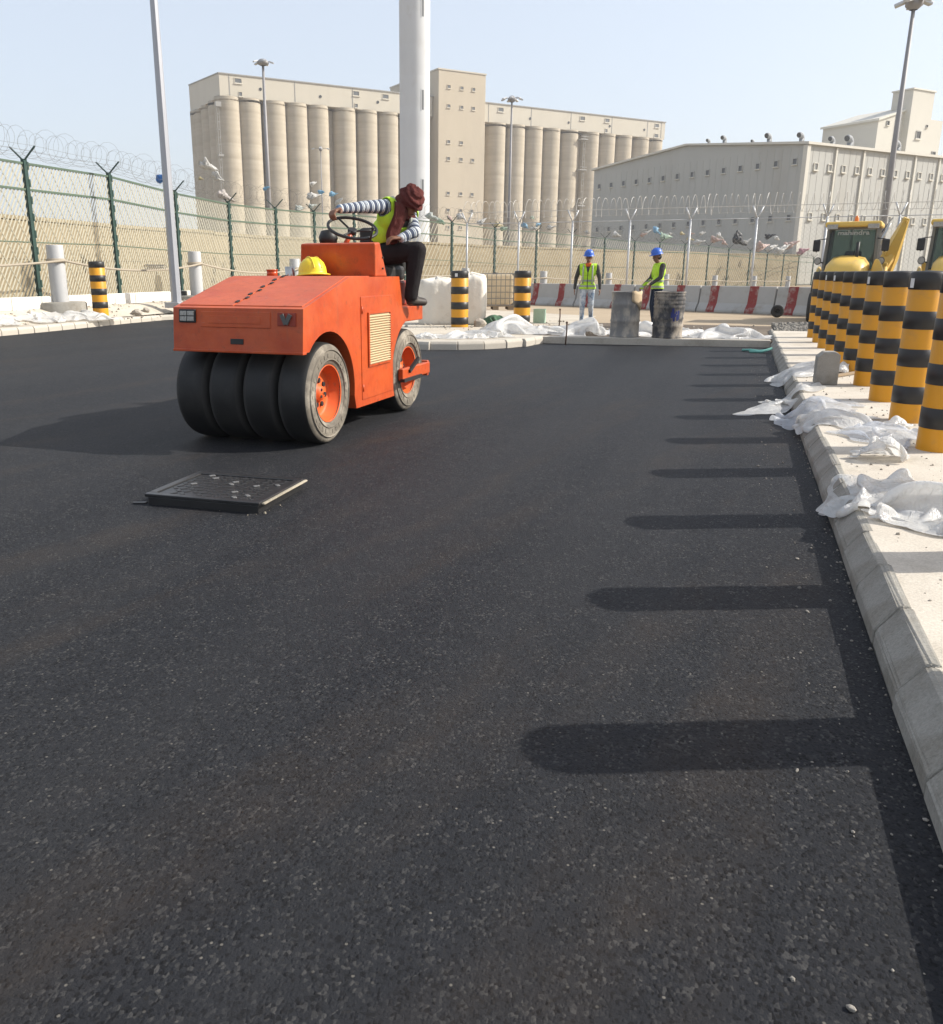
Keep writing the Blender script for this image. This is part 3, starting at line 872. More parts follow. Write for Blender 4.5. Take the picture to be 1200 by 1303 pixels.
# sand coloured perimeter wall beyond the fence
def wall_mat():
    m, nt, b = nodes('sandy_wall')
    v = tc(nt, 1.0)
    c = mix(nt, ramp(nt, ntex(nt, v, 0.5, 8, 0.7), 0.3, 0.7), lin(0.33, 0.275, 0.185), lin(0.25, 0.205, 0.135))
    c = mix(nt, mix(nt, 0.5, (0, 0, 0, 1), ramp(nt, ntex(nt, tc(nt, 1.0, 'Object', (0.25, 0.25, 3)), 1.0, 5, 0.7), 0.5, 0.72)), c, lin(0.19, 0.155, 0.10))
    nt.links.new(c, b.inputs['Base Color']); b.inputs['Roughness'].default_value = 0.95
    b.inputs['Specular IOR Level'].default_value = 0.1
    bumpn(nt, b, ntex(nt, v, 3.0, 7, 0.7), 0.6, 0.08)
    return m
MAT['sandwall'] = wall_mat()
WP = [(-21.2, 5), (-21.6, 19), (-22.6, 28), (-22.8, 38), (-19.6, 50), (-14.6, 63), (-8.6, 77), (-2.6, 90), (3.2, 97.2), (5.2, 100.3)]
PW = empty('perimeter_wall', (0, 0, 0), 0, 'long sand-coloured wall behind the green fence', 'wall')
for k, (a, b) in enumerate(zip(WP[:-1], WP[1:])):
    A = V(a[0], a[1], 0); B = V(b[0], b[1], 0)
    n = int(max(2, (B - A).length / 3.2))
    for q in range(n):
        p0 = A.lerp(B, q / n); p1 = A.lerp(B, (q + 1) / n)
        d = (p1 - p0).normalized()
        mb = MB(p0)
        zt = 2.95 + rng.uniform(-.04, .04)
        mb.bar(p0 + d * 0.004 + V(0, 0, zt / 2 - 0.05), p1 - d * 0.004 + V(0, 0, zt / 2 - 0.05), 0.22, zt + 0.1)
        pn = mb.build('panel', MAT['sandwall'], PW, fix=False, loc=p0)
        mb = MB(p0)
        mb.bar(p0 + d * 0.01 + V(0, 0, zt + 0.06), p1 - d * 0.01 + V(0, 0, zt + 0.06), 0.32, 0.12)
        mb.bar(p0 + d * 0.02 + V(0, 0, 1.75), p1 - d * 0.02 + V(0, 0, 1.75), 0.27, 0.08)
        mb.build('coping', MAT['sandwall'], PW, fix=False, loc=p0)

# galvanised chain link fence behind the concrete barriers
CF = empty('chain_fence', (0, 37.5, 0), 0, 'galvanised chain-link fence with Y-topped posts and razor coil behind barriers', 'fence')
GX = [-11.53, -9.22, -6.93, -4.57, -2.19, 0.29, 2.80, 5.25, 7.7]
for x in GX:
    dx = rng.uniform(-.02, .02)
    mb = MB((x, 0, 0)); mb.tube([(x, 0, -0.05), (x + dx, 0, 3.35)], 0.042, 10)
    mb.build('post', MAT['galv'], CF, loc=(x, 0, 0))
    for s in (-1, 1):
        mb = MB((x, 0, 0)); mb.tube([(x + dx, 0, 3.3), (x + dx + s * 0.20, s * 0.12, 3.78)], 0.03, 8)
        mb.build('arm', MAT['galv'], CF, loc=(x, 0, 0))
for i, (a, b) in enumerate(zip(GX[:-1], GX[1:])):
    for zr, rr in ((3.32, 0.018), (0.35, 0.012)):
        mb = MB((a, 0, 0)); mb.tube([(a, 0, zr), (b, 0, zr)], rr, 6); mb.build('rail', MAT['galv'], CF, loc=(a, 0, 0))
    mb = MB((a, 0, 0)); H = 3.1; L = b - a
    for sgn in (1, -1):
        k = -H
        while k < L + H:
            x0, z0, x1, z1 = k, 0.15, k + sgn * H, 0.15 + H
            t0, t1 = 0.0, 1.0
            for lim, s in ((0.0, 1), (L, -1)):
                f0 = s * (x0 - lim); f1 = s * (x1 - lim)
                if f0 < 0 and f1 < 0: t0 = 2; break
                if f0 < 0: t0 = max(t0, f0 / (f0 - f1))
                if f1 < 0: t1 = min(t1, f0 / (f0 - f1))
            if t0 < t1:
                mb.bar(V(a + x0 + (x1 - x0) * t0, 0.004 * sgn, z0 + (z1 - z0) * t0), V(a + x0 + (x1 - x0) * t1, 0.004 * sgn, z0 + (z1 - z0) * t1), 0.0045, 0.0045, up=(0, 1, 0))
            k += 0.16
    tag(mb.build('mesh_panel', MAT['wire'], CF, fix=False, loc=(a, 0, 0)), kind='stuff')
cw = coil([V(-11.6, 0, 3.86), V(-4, 0, 3.88), V(2.8, 0, 3.87), V(7.8, 0, 3.86)], 0.36, 0.27, 0.0085, 0.08, 2, 4, 14)
tag(cw.build('razor_coil', MAT['wire'], CF, fix=False), kind='stuff')
mb = MB()
for dy, z in ((-0.12, 3.78), (0.12, 3.78), (0, 3.55)):
    mb.tube([(-11.6, dy, z), (7.8, dy, z)], 0.006, 4, False)
tag(mb.build('barbed_strand', MAT['wire'], CF, fix=False), kind='stuff')

# red and white concrete barriers
MAT['barrier'] = worn('barrier', lin(0.41, 0.405, 0.39), lin(0.35, 0.345, 0.33), rough=0.85, scale=2.5, dirt=lin(0.27, 0.24, 0.20), dscale=1.6, da=0.54, db=0.74, bump=0.2)
MAT['redpaint'] = worn('red_paint', lin(0.25, 0.032, 0.03), lin(0.19, 0.03, 0.028), rough=0.7, scale=4, dirt=lin(0.33, 0.26, 0.23), dscale=5, da=0.50, db=0.66, bump=0.1)
JP = [(-0.30, 0), (-0.30, 0.08), (-0.17, 0.30), (-0.09, 0.84), (0.09, 0.84), (0.17, 0.30), (0.30, 0.08), (0.30, 0)]
def prof_out(prof, o):
    return [(y + (o if y > 0 else -o), z + (o if z > 0.8 else 0)) for y, z in prof]
JA = V(-10.6, 37.0, 0.02); JB = V(3.4, 28.15, 0.02)
dJ = (JB - JA); LJ = dJ.length; dJ.normalize(); aJ = math.atan2(dJ.y, dJ.x)
nseg = 6; sl = LJ / nseg
NEARW = ['leftmost', 'second', 'third', 'fourth', 'fifth', 'last']
for k in range(nseg):
    c = JA + dJ * (sl * (k + 0.5))
    root = empty('concrete_barrier', c, aJ + rng.uniform(-.012, .012), 'grey concrete barrier with red painted stripes, %s from the left' % NEARW[k] if k else 'grey concrete barrier with red stripes beside the caged tank', 'barrier', 'red striped concrete barriers')
    MB().prism(JP, -sl / 2 + 0.02, sl / 2 - 0.02, 'x').build('body', MAT['barrier'], root, bevel=0.02)
    for s in (-0.30, 0.22):
        x0 = s * sl
        MB().prism(prof_out(JP, 0.004), x0 - 0.16, x0 + 0.16, 'x').build('red_stripe', MAT['redpaint'], root, fix=True)
# ------------------------------------------------------------------ striped bollards
MAT['bollyellow'] = worn('bollard_yellow', lin(0.64, 0.29, 0.012), lin(0.57, 0.25, 0.011), rough=0.42, scale=3, amt=0.5, dirt=lin(0.36, 0.20, 0.07), dscale=3.4, da=0.55, db=0.78, bump=0.12, bscale=9)
MAT['bollblack'] = worn('bollard_black', lin(0.020, 0.019, 0.019), lin(0.032, 0.030, 0.028), rough=0.45, scale=5, amt=0.8, dirt=lin(0.07, 0.06, 0.05), dscale=4, da=0.58, db=0.8, bump=0.12, bscale=9)
MAT['sticker'] = plain('sticker', lin(0.72, 0.71, 0.69), 0.5)

def bollard(r, h, nb, sticker, name='bollard'):
    """nb pairs of black and yellow bands; top band black"""
    root = empty(name, (0, 0, 0))
    MB().lathe([(r, -0.02), (r, h - 0.012), (r - 0.012, h), (0.005, h + 0.006)], 40).build('post', MAT['bollyellow'], root)
    bh = h / (2 * nb)
    for k in range(nb):
        z1 = h - 2 * k * bh * 1.0 - (0.0 if k else -0.004)
        z0 = z1 - bh * (0.95 if k else 0.92)
        p = [(r + 0.0005, z0), (r + 0.004, z0 + 0.002), (r + 0.004, z1 - 0.002), (r + 0.0005, z1)]
        if k == 0: p = [(r + 0.0005, z0), (r + 0.004, z0 + 0.002), (r + 0.004, z1 - 0.012), (r - 0.012, z1 + 0.003), (0.005, z1 + 0.009)]
        MB().lathe(p, 40).build('band', MAT['bollblack'], root)
    if sticker:
        a0 = R(sticker)
        mb = MB()
        n = 5; vs = []; fs = []
        for i in range(n + 1):
            a = a0 + (i / n - 0.5) * 0.32
            for z in (h - 0.115, h - 0.045):
                vs.append(V((r + 0.006) * math.cos(a), (r + 0.006) * math.sin(a), z))
        for i in range(n): fs.append((2 * i, 2 * i + 2, 2 * i + 3, 2 * i + 1))
        mb.add(vs, fs); mb.build('label_plate', MAT['sticker'], root, fix=False)
    return root

ORD = ['first', 'second', 'third', 'fourth', 'fifth', 'sixth', 'seventh', 'eighth', 'ninth', 'tenth']
bol_a = bollard(0.128, 1.152, 4, None)
bol_b = bollard(0.128, 1.152, 4, 200)
used = {0: False, 1: False}
for k in range(-3, 10):
    kind = 1 if k in (1, 3, 6, 7) else 0
    src = bol_b if kind else bol_a
    if used[kind]: o = copy_tree(src)
    else: o = src; used[kind] = True
    o.location = (1.33 + rng.uniform(-.01, .01), 6.5 + 1.215 * k + rng.uniform(-.02, .02), 0.147)
    o.rotation_euler = (rng.uniform(-.010, .010), rng.uniform(-.010, .010), rng.uniform(0, 6.28) if not kind else rng.uniform(-.15, .15))
    if k < 0:
        lab = 'yellow and black bollard outside the frame, casting the %s shadow on the asphalt' % {-3: 'nearest', -2: 'second nearest', -1: 'third nearest'}[k]
    elif k == 0:
        lab = 'yellow and black bollard cut by the right edge, nearest of the row'
    elif k == 9:
        lab = 'yellow and black bollard at the far end of the pavement row'
    else:
        lab = 'yellow and black bollard, %s in the row counting from the near right end' % ORD[k]
    tag(o, lab, 'bollard', 'striped bollards along the pavement' if k >= 0 else 'bollards just outside the frame')
# three thicker bollards around the junction
def big_bollard(x, y, z, h, label, st):
    o = bollard(0.188, h, 4, st)
    o.location = (x, y, z)
    o.rotation_euler = (rng.uniform(-.01, .01), rng.uniform(-.01, .01), 0)
    return tag(o, label, 'bollard', 'thick striped bollards round the junction')
big_bollard(-5.79, 18.35, 0.02, 1.30, 'thick yellow and black bollard in front of white bulk bag', 265)
big_bollard(-4.72, 19.7, 0.02, 1.30, 'thick yellow and black bollard between caged tank and walking worker', None)
big_bollard(-15.28, 18.1, 0.25, 1.30, 'thick yellow and black bollard half buried on the left verge', None)

# ------------------------------------------------------------------ pneumatic tyre roller
def paint(name, c1, c2, dust, scale=2.2, rough=0.42, da=0.45, db=0.75):
    m, nt, b = nodes(name)
    v = tc(nt, 1.0)
    c = mix(nt, ramp(nt, ntex(nt, v, scale, 7, 0.7), 0.3, 0.7), c1, c2)
    # pale dust that settles on faces looking up, and runs
    geo = nt.nodes.new('ShaderNodeNewGeometry')
    sp = nt.nodes.new('ShaderNodeSeparateXYZ'); nt.links.new(geo.outputs['Normal'], sp.inputs[0])
    up = ramp(nt, sp.outputs['Z'], 0.55, 0.95)
    du = mix(nt, 1.0, up, ramp(nt, ntex(nt, v, 3.2, 7, 0.7), 0.25, 0.7), 'MULTIPLY')
    c = mix(nt, mix(nt, 0.55, (0, 0, 0, 1), du), c, dust)
    sc_ = ramp(nt, ntex(nt, v, 1.9, 9, 0.75), da, db)
    c = mix(nt, mix(nt, 0.5, (0, 0, 0, 1), sc_), c, lin(0.52, 0.125, 0.045))
    # bare scratches
    sx = ramp(nt, ntex(nt, tc(nt, 1.0, 'Object', (1, 1.2, 9)), 9, 5, 0.7), 0.66, 0.70)
    c = mix(nt, mix(nt, 0.5, (0, 0, 0, 1), sx), c, lin(0.42, 0.24, 0.17))
    # bitumen splashes
    bs = ramp(nt, ntex(nt, v, 6.5, 9, 0.82), 0.60, 0.68)
    c = mix(nt, mix(nt, 0.7, (0, 0, 0, 1), bs), c, lin(0.05, 0.025, 0.018))
    # scratches and grime spots
    g = ramp(nt, ntex(nt, v, 11, 6, 0.75), 0.56, 0.70)
    c = mix(nt, mix(nt, 0.5, (0, 0, 0, 1), g), c, lin(0.16, 0.055, 0.03))
    st = ramp(nt, ntex(nt, tc(nt, 1.0, 'Object', (6, 6, 0.5)), 3, 4, 0.6), 0.6, 0.78)
    c = mix(nt, mix(nt, 0.5, (0, 0, 0, 1), st), c, lin(0.27, 0.09, 0.045))
    nt.links.new(c, b.inputs['Base Color'])
    rr = nt.nodes.new('ShaderNodeMapRange'); rr.inputs['To Min'].default_value = rough - 0.08; rr.inputs['To Max'].default_value = rough + 0.25
    nt.links.new(du, rr.inputs[0]); nt.links.new(rr.outputs[0], b.inputs['Roughness'])
    b.inputs['Specular IOR Level'].default_value = 0.4
    bumpn(nt, b, ntex(nt, v, 3.0, 3, 0.5), 0.5, 0.03)
    return m
MAT['orange'] = paint('orange_paint', lin(0.55, 0.092, 0.018), lin(0.36, 0.040, 0.011), lin(0.40, 0.13, 0.085))
MAT['orangerim'] = worn('orange_rim', lin(0.70, 0.115, 0.018), lin(0.56, 0.09, 0.02), rough=0.55, scale=9, dirt=lin(0.22, 0.10, 0.06), dscale=7, da=0.56, db=0.75, bump=0.1)
MAT['tread'] = worn('tyre_tread', lin(0.010, 0.010, 0.0105), lin(0.018, 0.0175, 0.017), rough=0.6, scale=6, amt=0.9, dirt=lin(0.030, 0.028, 0.026), dscale=3.5, da=0.5, db=0.75, bump=0.12, bscale=70)
MAT['sidewall'] = worn('tyre_sidewall', lin(0.22, 0.19, 0.15), lin(0.085, 0.075, 0.062), rough=0.85, scale=7, amt=1.0, dirt=lin(0.36, 0.32, 0.26), dscale=5, da=0.5, db=0.68, bump=0.4, bscale=30)
MAT['innerwall'] = worn('tyre_inner', lin(0.030, 0.029, 0.028), lin(0.05, 0.046, 0.042), rough=0.8, scale=5, bump=0.1)
MAT['lens'] = worn('lamp_lens', lin(0.42, 0.40, 0.36), lin(0.20, 0.19, 0.17), rough=0.18, scale=60, amt=1.0, bump=0.5, bscale=120, spec=0.8)
MAT['chrome'] = worn('chrome', lin(0.5, 0.5, 0.48), rough=0.3, metal=0.9, scale=10, bump=0)
MAT['blackmetal'] = plain('black_metal', lin(0.02, 0.02, 0.021), 0.5)
MAT['cream'] = worn('cream_slat', lin(0.60, 0.46, 0.28), lin(0.50, 0.36, 0.20), rough=0.6, scale=12, bump=0)
MAT['seatvinyl'] = plain('seat_vinyl', lin(0.025, 0.023, 0.022), 0.55)
MAT['redpanel'] = worn('red_panel', lin(0.30, 0.04, 0.02), rough=0.5, scale=5, bump=0.05)

RO = (-3.48, 6.8, 0.0)
RL = empty('road_roller', RO, 0, 'orange pneumatic-tyre road roller compacting the fresh asphalt', 'road roller')
XL, XR = -4.03, -2.93
def arc(cy, cz, r, a0, a1, n):
    return [(cy + r * math.cos(R(a0 + (a1 - a0) * i / n)), cz + r * math.sin(R(a0 + (a1 - a0) * i / n))) for i in range(n + 1)]
prof = [(5.545, 0.735), (5.575, 1.045), (6.385, 1.262), (7.45, 1.262), (7.53, 0.995), (7.60, 0.855)]
prof += arc(7.74, 0.40, 0.475, 107, 205, 10)
prof += [(7.30, 0.200), (6.46, 0.205)]
prof += arc(5.97, 0.40, 0.465, -10, 134, 18)
b_ = MB(RO); b_.prism(prof, XL, XR, 'x')
body = b_.build('body', MAT['orange'], RL, bevel=0.012, seg=2)
# hood lid lying on the slope, split by a hinge line with slots
def hood_pt(y): return 1.045 + (y - 5.575) * (1.262 - 1.045) / (6.385 - 5.575)
for (x0, x1) in ((XL + 0.03, -3.535), (-3.525, XR - 0.03)):
    m_ = MB(RO)
    y0, y1, y2 = 5.62, 6.385, 6.84
    top = 0.007
    vs = []
    for (yy, zz) in ((y0, hood_pt(y0)), (y1, 1.262), (y2, 1.262)):
        for x in (x0, x1):
            vs.append(V(x, yy, zz - 0.01)); vs.append(V(x, yy, zz + top))
    fs = [(1, 3, 7, 5), (5, 7, 11, 9), (0, 1, 5, 4), (4, 5, 9, 8), (2, 6, 7, 3), (6, 10, 11, 7), (0, 2, 3, 1), (8, 9, 11, 10)]
    m_.add(vs, fs); m_.build('hood_panel', MAT['orange'], RL, bevel=0.003)
m_ = MB(RO)
for k in range(9):
    y = 5.68 + 0.095 * k
    z = hood_pt(y) if y < 6.385 else 1.262
    dz = (hood_pt(y + 0.03) - z) if y < 6.35 else 0
    m_.bar((-3.53 + (0.014 if k % 2 else -0.014), y, z + 0.010), (-3.53 + (0.014 if k % 2 else -0.014), y + 0.04, z + 0.010 + dz * 1.3), 0.020, 0.010)
m_.build('hinge', MAT['blackmetal'], RL, fix=False)
# front face: embossed plate, headlamp, broken lamp recess, slot
def front(x0, x1, z0, z1, d0, d1, mat, name, parent, bev=0.0):
    m_ = MB(RO)
    def fy(z): return 5.545 + (z - 0.735) * 0.03 / 0.31
    vs = []
    for d in (d0, d1):
        for (x, z) in ((x0, z0), (x1, z0), (x1, z1), (x0, z1)):
            vs.append(V(x, fy(z) - d, z))
    m_.add(vs, [(0, 1, 2, 3), (7, 6, 5, 4), (0, 4, 5, 1), (1, 5, 6, 2), (2, 6, 7, 3), (3, 7, 4, 0)])
    return m_.build(name, mat, parent, bevel=bev)
front(-3.785, -3.195, 0.905, 1.02, -0.01, 0.006, MAT['orange'], 'name_plate', RL, 0.004)
front(-3.72, -3.27, 0.935, 0.99, 0.0, 0.009, MAT['orange'], 'embossed_panel', RL, 0.002)
hl = front(-3.972, -3.828, 0.935, 1.032, -0.01, 0.014, MAT['blackmetal'], 'headlight', RL, 0.004)
for (xa, xb) in ((-3.960, -3.903), (-3.897, -3.840)):
    for (za, zb) in ((0.947, 0.981), (0.986, 1.020)):
        front(xa, xb, za, zb, 0.010, 0.019, MAT['lens'], 'lens', hl, 0.003)
bl = front(-3.135, -2.985, 0.925, 1.018, -0.01, 0.009, MAT['redpanel'], 'lamp_recess', RL, 0.003)
m_ = MB(RO)
for s in (-1, 1):
    m_.bar((-3.06, 5.545, 0.938), (-3.06 + s * 0.035, 5.553, 1.006), 0.03, 0.012, up=(0, 1, 0))
m_.build('broken_reflector', MAT['steeldark'], bl, fix=False)
front(-3.53, -3.42, 0.785, 0.825, -0.01, 0.006, MAT['blackmetal'], 'tow_slot', RL, 0.003)
m_ = MB(RO); m_.box(XL - 0.004, XR + 0.004, 5.538, 5.60, 0.722, 0.740); m_.build('lip', MAT['orange'], RL, bevel=0.004)
# side door with louvre grille
def side(y0, y1, z0, z1, d0, d1, mat, name, parent, bev=0.0):
    return MB(RO).box(XR + d0, XR + d1, y0, y1, z0, z1).build(name, mat, parent, bevel=bev)
door = side(6.575, 7.27, 0.26, 1.105, -0.01, 0.006, MAT['orange'], 'side_door', RL, 0.003)
fr = MB(RO)
for a in ((6.70, 6.72, 0.525, 0.975), (7.185, 7.205, 0.525, 0.975), (6.72, 7.185, 0.525, 0.54), (6.72, 7.185, 0.96, 0.975)):
    fr.box(XR + 0.004, XR + 0.020, a[0], a[1], a[2], a[3])
grille = fr.build('grille_frame', MAT['orange'], RL, fix=False)
MB(RO).box(XR + 0.004, XR + 0.0075, 6.72, 7.185, 0.54, 0.96).build('grille_back', MAT['cream'], grille, fix=False)
sl_me = MB().box(0, 0.010, 0, 0.465, 0, 0.009).mesh('slat', MAT['cream'], fix=False)
for k in range(20):
    o = link_mesh('slat', sl_me, grille, (XR + 0.008 - RO[0], 6.72 - RO[1], 0.548 + 0.0205 * k))
    o.rotation_euler = (0, R(35), 0)
m_ = MB(RO)
for z in (0.36, 1.0): m_.cyl((XR + 0.006, 6.59, z - 0.03), (XR + 0.006, 6.59, z + 0.03), 0.010, n=8)
m_.box(XR + 0.006, XR + 0.022, 7.20, 7.245, 0.66, 0.70)
m_.build('door_hardware', MAT['orange'], RL, fix=False)
# dash cowl, slanting
c_ = MB(RO)
vs = []
for (x, y, z) in ((-3.66, 6.93, 1.262), (-2.945, 6.93, 1.262), (-2.935, 7.18, 1.262), (-3.66, 7.18, 1.262), (-3.63, 6.90, 1.535), (-2.93, 6.90, 1.535), (-2.935, 7.02, 1.545), (-3.63, 7.02, 1.545)):
    vs.append(V(x, y, z))
c_.add(vs, [(0, 3, 2, 1), (4, 5, 6, 7), (0, 1, 5, 4), (1, 2, 6, 5), (2, 3, 7, 6), (3, 0, 4, 7)])
cowl = c_.build('dash_cowl', MAT['orange'], RL, bevel=0.012)
m_ = MB(RO)
for z in (1.33, 1.42): m_.cyl((-2.944, 7.07, z), (-2.925, 7.07, z), 0.008, n=8)
m_.build('bolt', MAT['blackmetal'], cowl)
# filler cap, exhaust stub
m_ = MB(RO); m_.cyl((-3.83, 6.74, 1.262), (-3.83, 6.74, 1.31), 0.046, n=20); m_.cyl((-3.83, 6.74, 1.31), (-3.83, 6.74, 1.322), 0.050, n=20); m_.build('filler_cap', MAT['orange'], RL)
m_ = MB(RO); m_.lathe([(0.043, 0), (0.043, 0.085), (0.036, 0.085), (0.034, 0.02), (0.005, 0.02)], 20, Matrix.Translation((-3.77, 6.95, 1.262))); m_.build('exhaust_stub', MAT['chrome'], RL)
# steering column and wheel
hub = V(-3.27, 7.19, 1.645)
m_ = MB(RO); m_.tube([(-3.315, 7.10, 1.50), hub], 0.022, 10); m_.build('steering_column', MAT['orange'], RL)
ax = V(0.30, -0.34, 0.90).normalized()
u_ = V(1, 0, 0); u_ = (u_ - ax * u_.dot(ax)).normalized(); v_ = ax.cross(u_)
m_ = MB(RO); wr = 0.215
wc = hub + ax * 0.03
m_.tube([wc + (u_ * math.cos(a) + v_ * math.sin(a)) * wr for a in [2 * PI * i / 36 for i in range(36)]], 0.0135, 8, False, closed=True)
sw = m_.build('steering_wheel', MAT['blackmetal'], RL)
m_ = MB(RO)
for k in range(3):
    a = 2 * PI * k / 3 + 0.5
    m_.tube([hub, wc + (u_ * math.cos(a) + v_ * math.sin(a)) * wr], 0.009, 6)
m_.cyl(hub - ax * 0.02, hub + ax * 0.02, 0.04, n=14)
m_.build('spoke', MAT['blackmetal'], sw)
m_ = MB(RO); m_.tube([(-3.08, 7.12, 1.50), (-3.05, 7.10, 1.60), (-3.02, 7.07, 1.66)], 0.010, 8); m_.lathe([(0.001, -0.02), (0.02, 0), (0.001, 0.02)], 10, Matrix.Translation((-3.02, 7.07, 1.66))); m_.build('gear_lever', MAT['blackmetal'], RL)
m_ = MB(RO); m_.lathe([(0.005, 0.0), (0.075, 0.01), (0.085, 0.06), (0.06, 0.115), (0.005, 0.125)], 20, Matrix.Translation((-3.47, 7.12, 1.535))); m_.build('instrument_pod', MAT['blackmetal'], RL)
# rear deck, step, seat
m_ = MB(RO); m_.box(XL, XR - 0.002, 7.50, 8.08, 0.853, 0.99); m_.build('step_deck', MAT['orange'], RL, bevel=0.008)
m_ = MB(RO); m_.box(XL + 0.02, XR - 0.14, 7.56, 8.30, 0.992, 1.22); m_.build('rear_box', MAT['redpanel'], RL, bevel=0.02)
m_ = MB(RO); m_.box(-3.62, -3.10, 7.62, 8.06, 1.222, 1.36); m_.build('seat', MAT['seatvinyl'], RL, bevel=0.04, seg=3)
m_ = MB(RO); m_.box(-3.60, -3.12, 8.07, 8.16, 1.30, 1.72); m_.build('backrest', MAT['seatvinyl'], RL, bevel=0.035, seg=3)
m_ = MB(RO); m_.box(XR + 0.002, XR + 0.05, 7.40, 8.15, 0.325, 0.435); m_.box(XR - 0.3, XR + 0.04, 8.10, 8.15, 0.30, 0.45); rb = m_.build('rear_bracket', MAT['orange'], RL, bevel=0.008)
m_ = MB(RO); m_.box(XR + 0.03, XR + 0.075, 7.38, 7.86, 0.315, 0.345); m_.bar((XR + 0.055, 7.55, 0.40), (XR + 0.055, 7.80, 0.50), 0.03, 0.03); m_.build('scraper_bar', MAT['blackmetal'], rb, fix=False)
m_ = MB(RO); m_.box(XL + 0.10, XR - 0.10, 6.55, 7.45, 0.22, 0.70); m_.build('chassis', MAT['blackmetal'], RL, fix=False)
# wheels
def tyre_profile(w, r):
    h = w / 2
    return [(0.215, -h + 0.03), (0.225, -h + 0.012), (0.27, -h - 0.004), (0.315, -h - 0.006), (0.355, -h + 0.004), (0.378, -h + 0.02), (r - 0.004, -h + 0.045), (r, -h + 0.075), (r + 0.001, 0), (r, h - 0.075), (r - 0.004, h - 0.045), (0.378, h - 0.02), (0.355, h - 0.004), (0.315, h + 0.006), (0.27, h + 0.004), (0.225, h - 0.012), (0.215, h - 0.03)]
def tyre_mesh(w, r, outer):
    sid = 1 if outer else 2
    mi = [2, 2, 2, 2, 2, 2, 0, 0, 0, 0, 0, sid, sid, sid, sid, sid]
    mb = MB(); mb.lathe(tyre_profile(w, r), 64, Matrix.Rotation(R(90), 4, 'Y'), mi)
    if outer:   # raised rings and blocks moulded into the wall
        for rr in (0.262, 0.335):
            mb.lathe([(rr - 0.006, w / 2 - 0.003), (rr - 0.003, w / 2 + 0.010), (rr + 0.003, w / 2 + 0.010), (rr + 0.006, w / 2 - 0.003)], 64, Matrix.Rotation(R(90), 4, 'Y'), [1, 1, 1])
        for k in range(30):
            a = 2 * PI * k / 30
            mm = Matrix.Rotation(a, 4, 'X')
            if k % 5 != 0: mb.box(w / 2 - 0.01, w / 2 + 0.0085, -0.011, 0.011, 0.280, 0.312, 1, mm)
    me = mb.mesh('tyre', [MAT['tread'], MAT['sidewall'], MAT['innerwall']])
    return me
TY_O = tyre_mesh(0.262, 0.392, True); TY_I = tyre_mesh(0.262, 0.392, False)
rp = [(0.216, 0.118), (0.222, 0.122), (0.222, 0.112), (0.205, 0.09), (0.19, 0.03), (0.17, 0.015), (0.10, 0.03), (0.06, 0.034), (0.055, 0.06), (0.005, 0.066)]
RIM = MB().lathe(rp, 48, Matrix.Rotation(R(90), 4, 'Y')).mesh('rim', MAT['orangerim'])
nb_ = MB()
for k in range(7):
    a = 2 * PI * k / 7 + 0.2
    c = V(0.028, 0.098 * math.cos(a), 0.098 * math.sin(a))
    nb_.cyl(c, c + V(0.016, 0, 0), 0.020, n=10)
for k in range(3):
    a = 2 * PI * k / 3
    c = V(0.055, 0.03 * math.cos(a), 0.03 * math.sin(a)); nb_.cyl(c, c + V(0.014, 0, 0), 0.012, n=8)
NUT = nb_.mesh('wheel_nuts', MAT['blackmetal'])
def wheel(x, y, outer):
    t = link_mesh('wheel', TY_O if outer else TY_I, RL, (x - RO[0], y - RO[1], 0.392))
    rim = link_mesh('rim', RIM, t); 
    if outer: link_mesh('wheel_nuts', NUT, rim)
    t.rotation_euler = (rng.uniform(0, 6), 0, 0)
    return t
for k in range(4): wheel(-3.062 - 0.299 * k, 5.97, k == 0)
for k in range(4): wheel(-3.075 - 0.27 * k, 7.72, k == 0)
m_ = MB(RO); m_.cyl((-3.95, 5.97, 0.392), (-3.05, 5.97, 0.392), 0.05, n=12); m_.cyl((-3.95, 7.72, 0.392), (-3.05, 7.72, 0.392), 0.05, n=12); m_.build('axle', MAT['blackmetal'], RL)

# ------------------------------------------------------------------ hard hat
def hat_mesh(mat, s=1.0, name='hard_hat'):
    mb = MB()
    n = 32; rings = []
    for (r, z) in ((0.138, 0.0), (0.140, 0.006), (0.120, 0.016), (0.118, 0.03), (0.114, 0.065), (0.098, 0.105), (0.07, 0.135), (0.035, 0.150), (0.004, 0.154)):
        ring = []
        for j in range(n):
            a = 2 * PI * j / n
            ex = 1.12 if True else 1
            fx = math.cos(a); fy = math.sin(a)
            rr = r
            if z < 0.012 and fx > 0: rr = r + 0.035 * fx ** 2      # peak at the front
            hump = 0.010 * math.exp(-(fy / 0.16) ** 2) if 0.03 < z < 0.15 else 0
            ring.append(V(rr * fx * 1.12, rr * fy, z + hump) * s)
        rings.append(ring)
    mb.loft(rings)
    for dy in (-0.034, 0.034):
        mb.tube([V(0.118 * math.cos(t) * 1.08, dy, 0.03 + 0.124 * math.sin(t)) * s for t in [PI * i / 14 for i in range(1, 14)]], 0.006 * s, 6, False)
    return mb.mesh(name, mat)
MAT['hatyellow'] = worn('hat_yellow', lin(0.82, 0.62, 0.03), lin(0.72, 0.52, 0.03), rough=0.4, scale=8, dirt=lin(0.45, 0.34, 0.10), dscale=9, da=0.6, db=0.75, bump=0.02)
MAT['hatblue'] = worn('hat_blue', lin(0.03, 0.11, 0.48), lin(0.04, 0.14, 0.52), rough=0.35, scale=8, amt=0.4, bump=0.02)
hh = link_mesh('hard_hat', hat_mesh(MAT['hatyellow']), None, (-3.44, 6.74, 1.269))
hh.rotation_euler = (0, R(-4), R(-40))
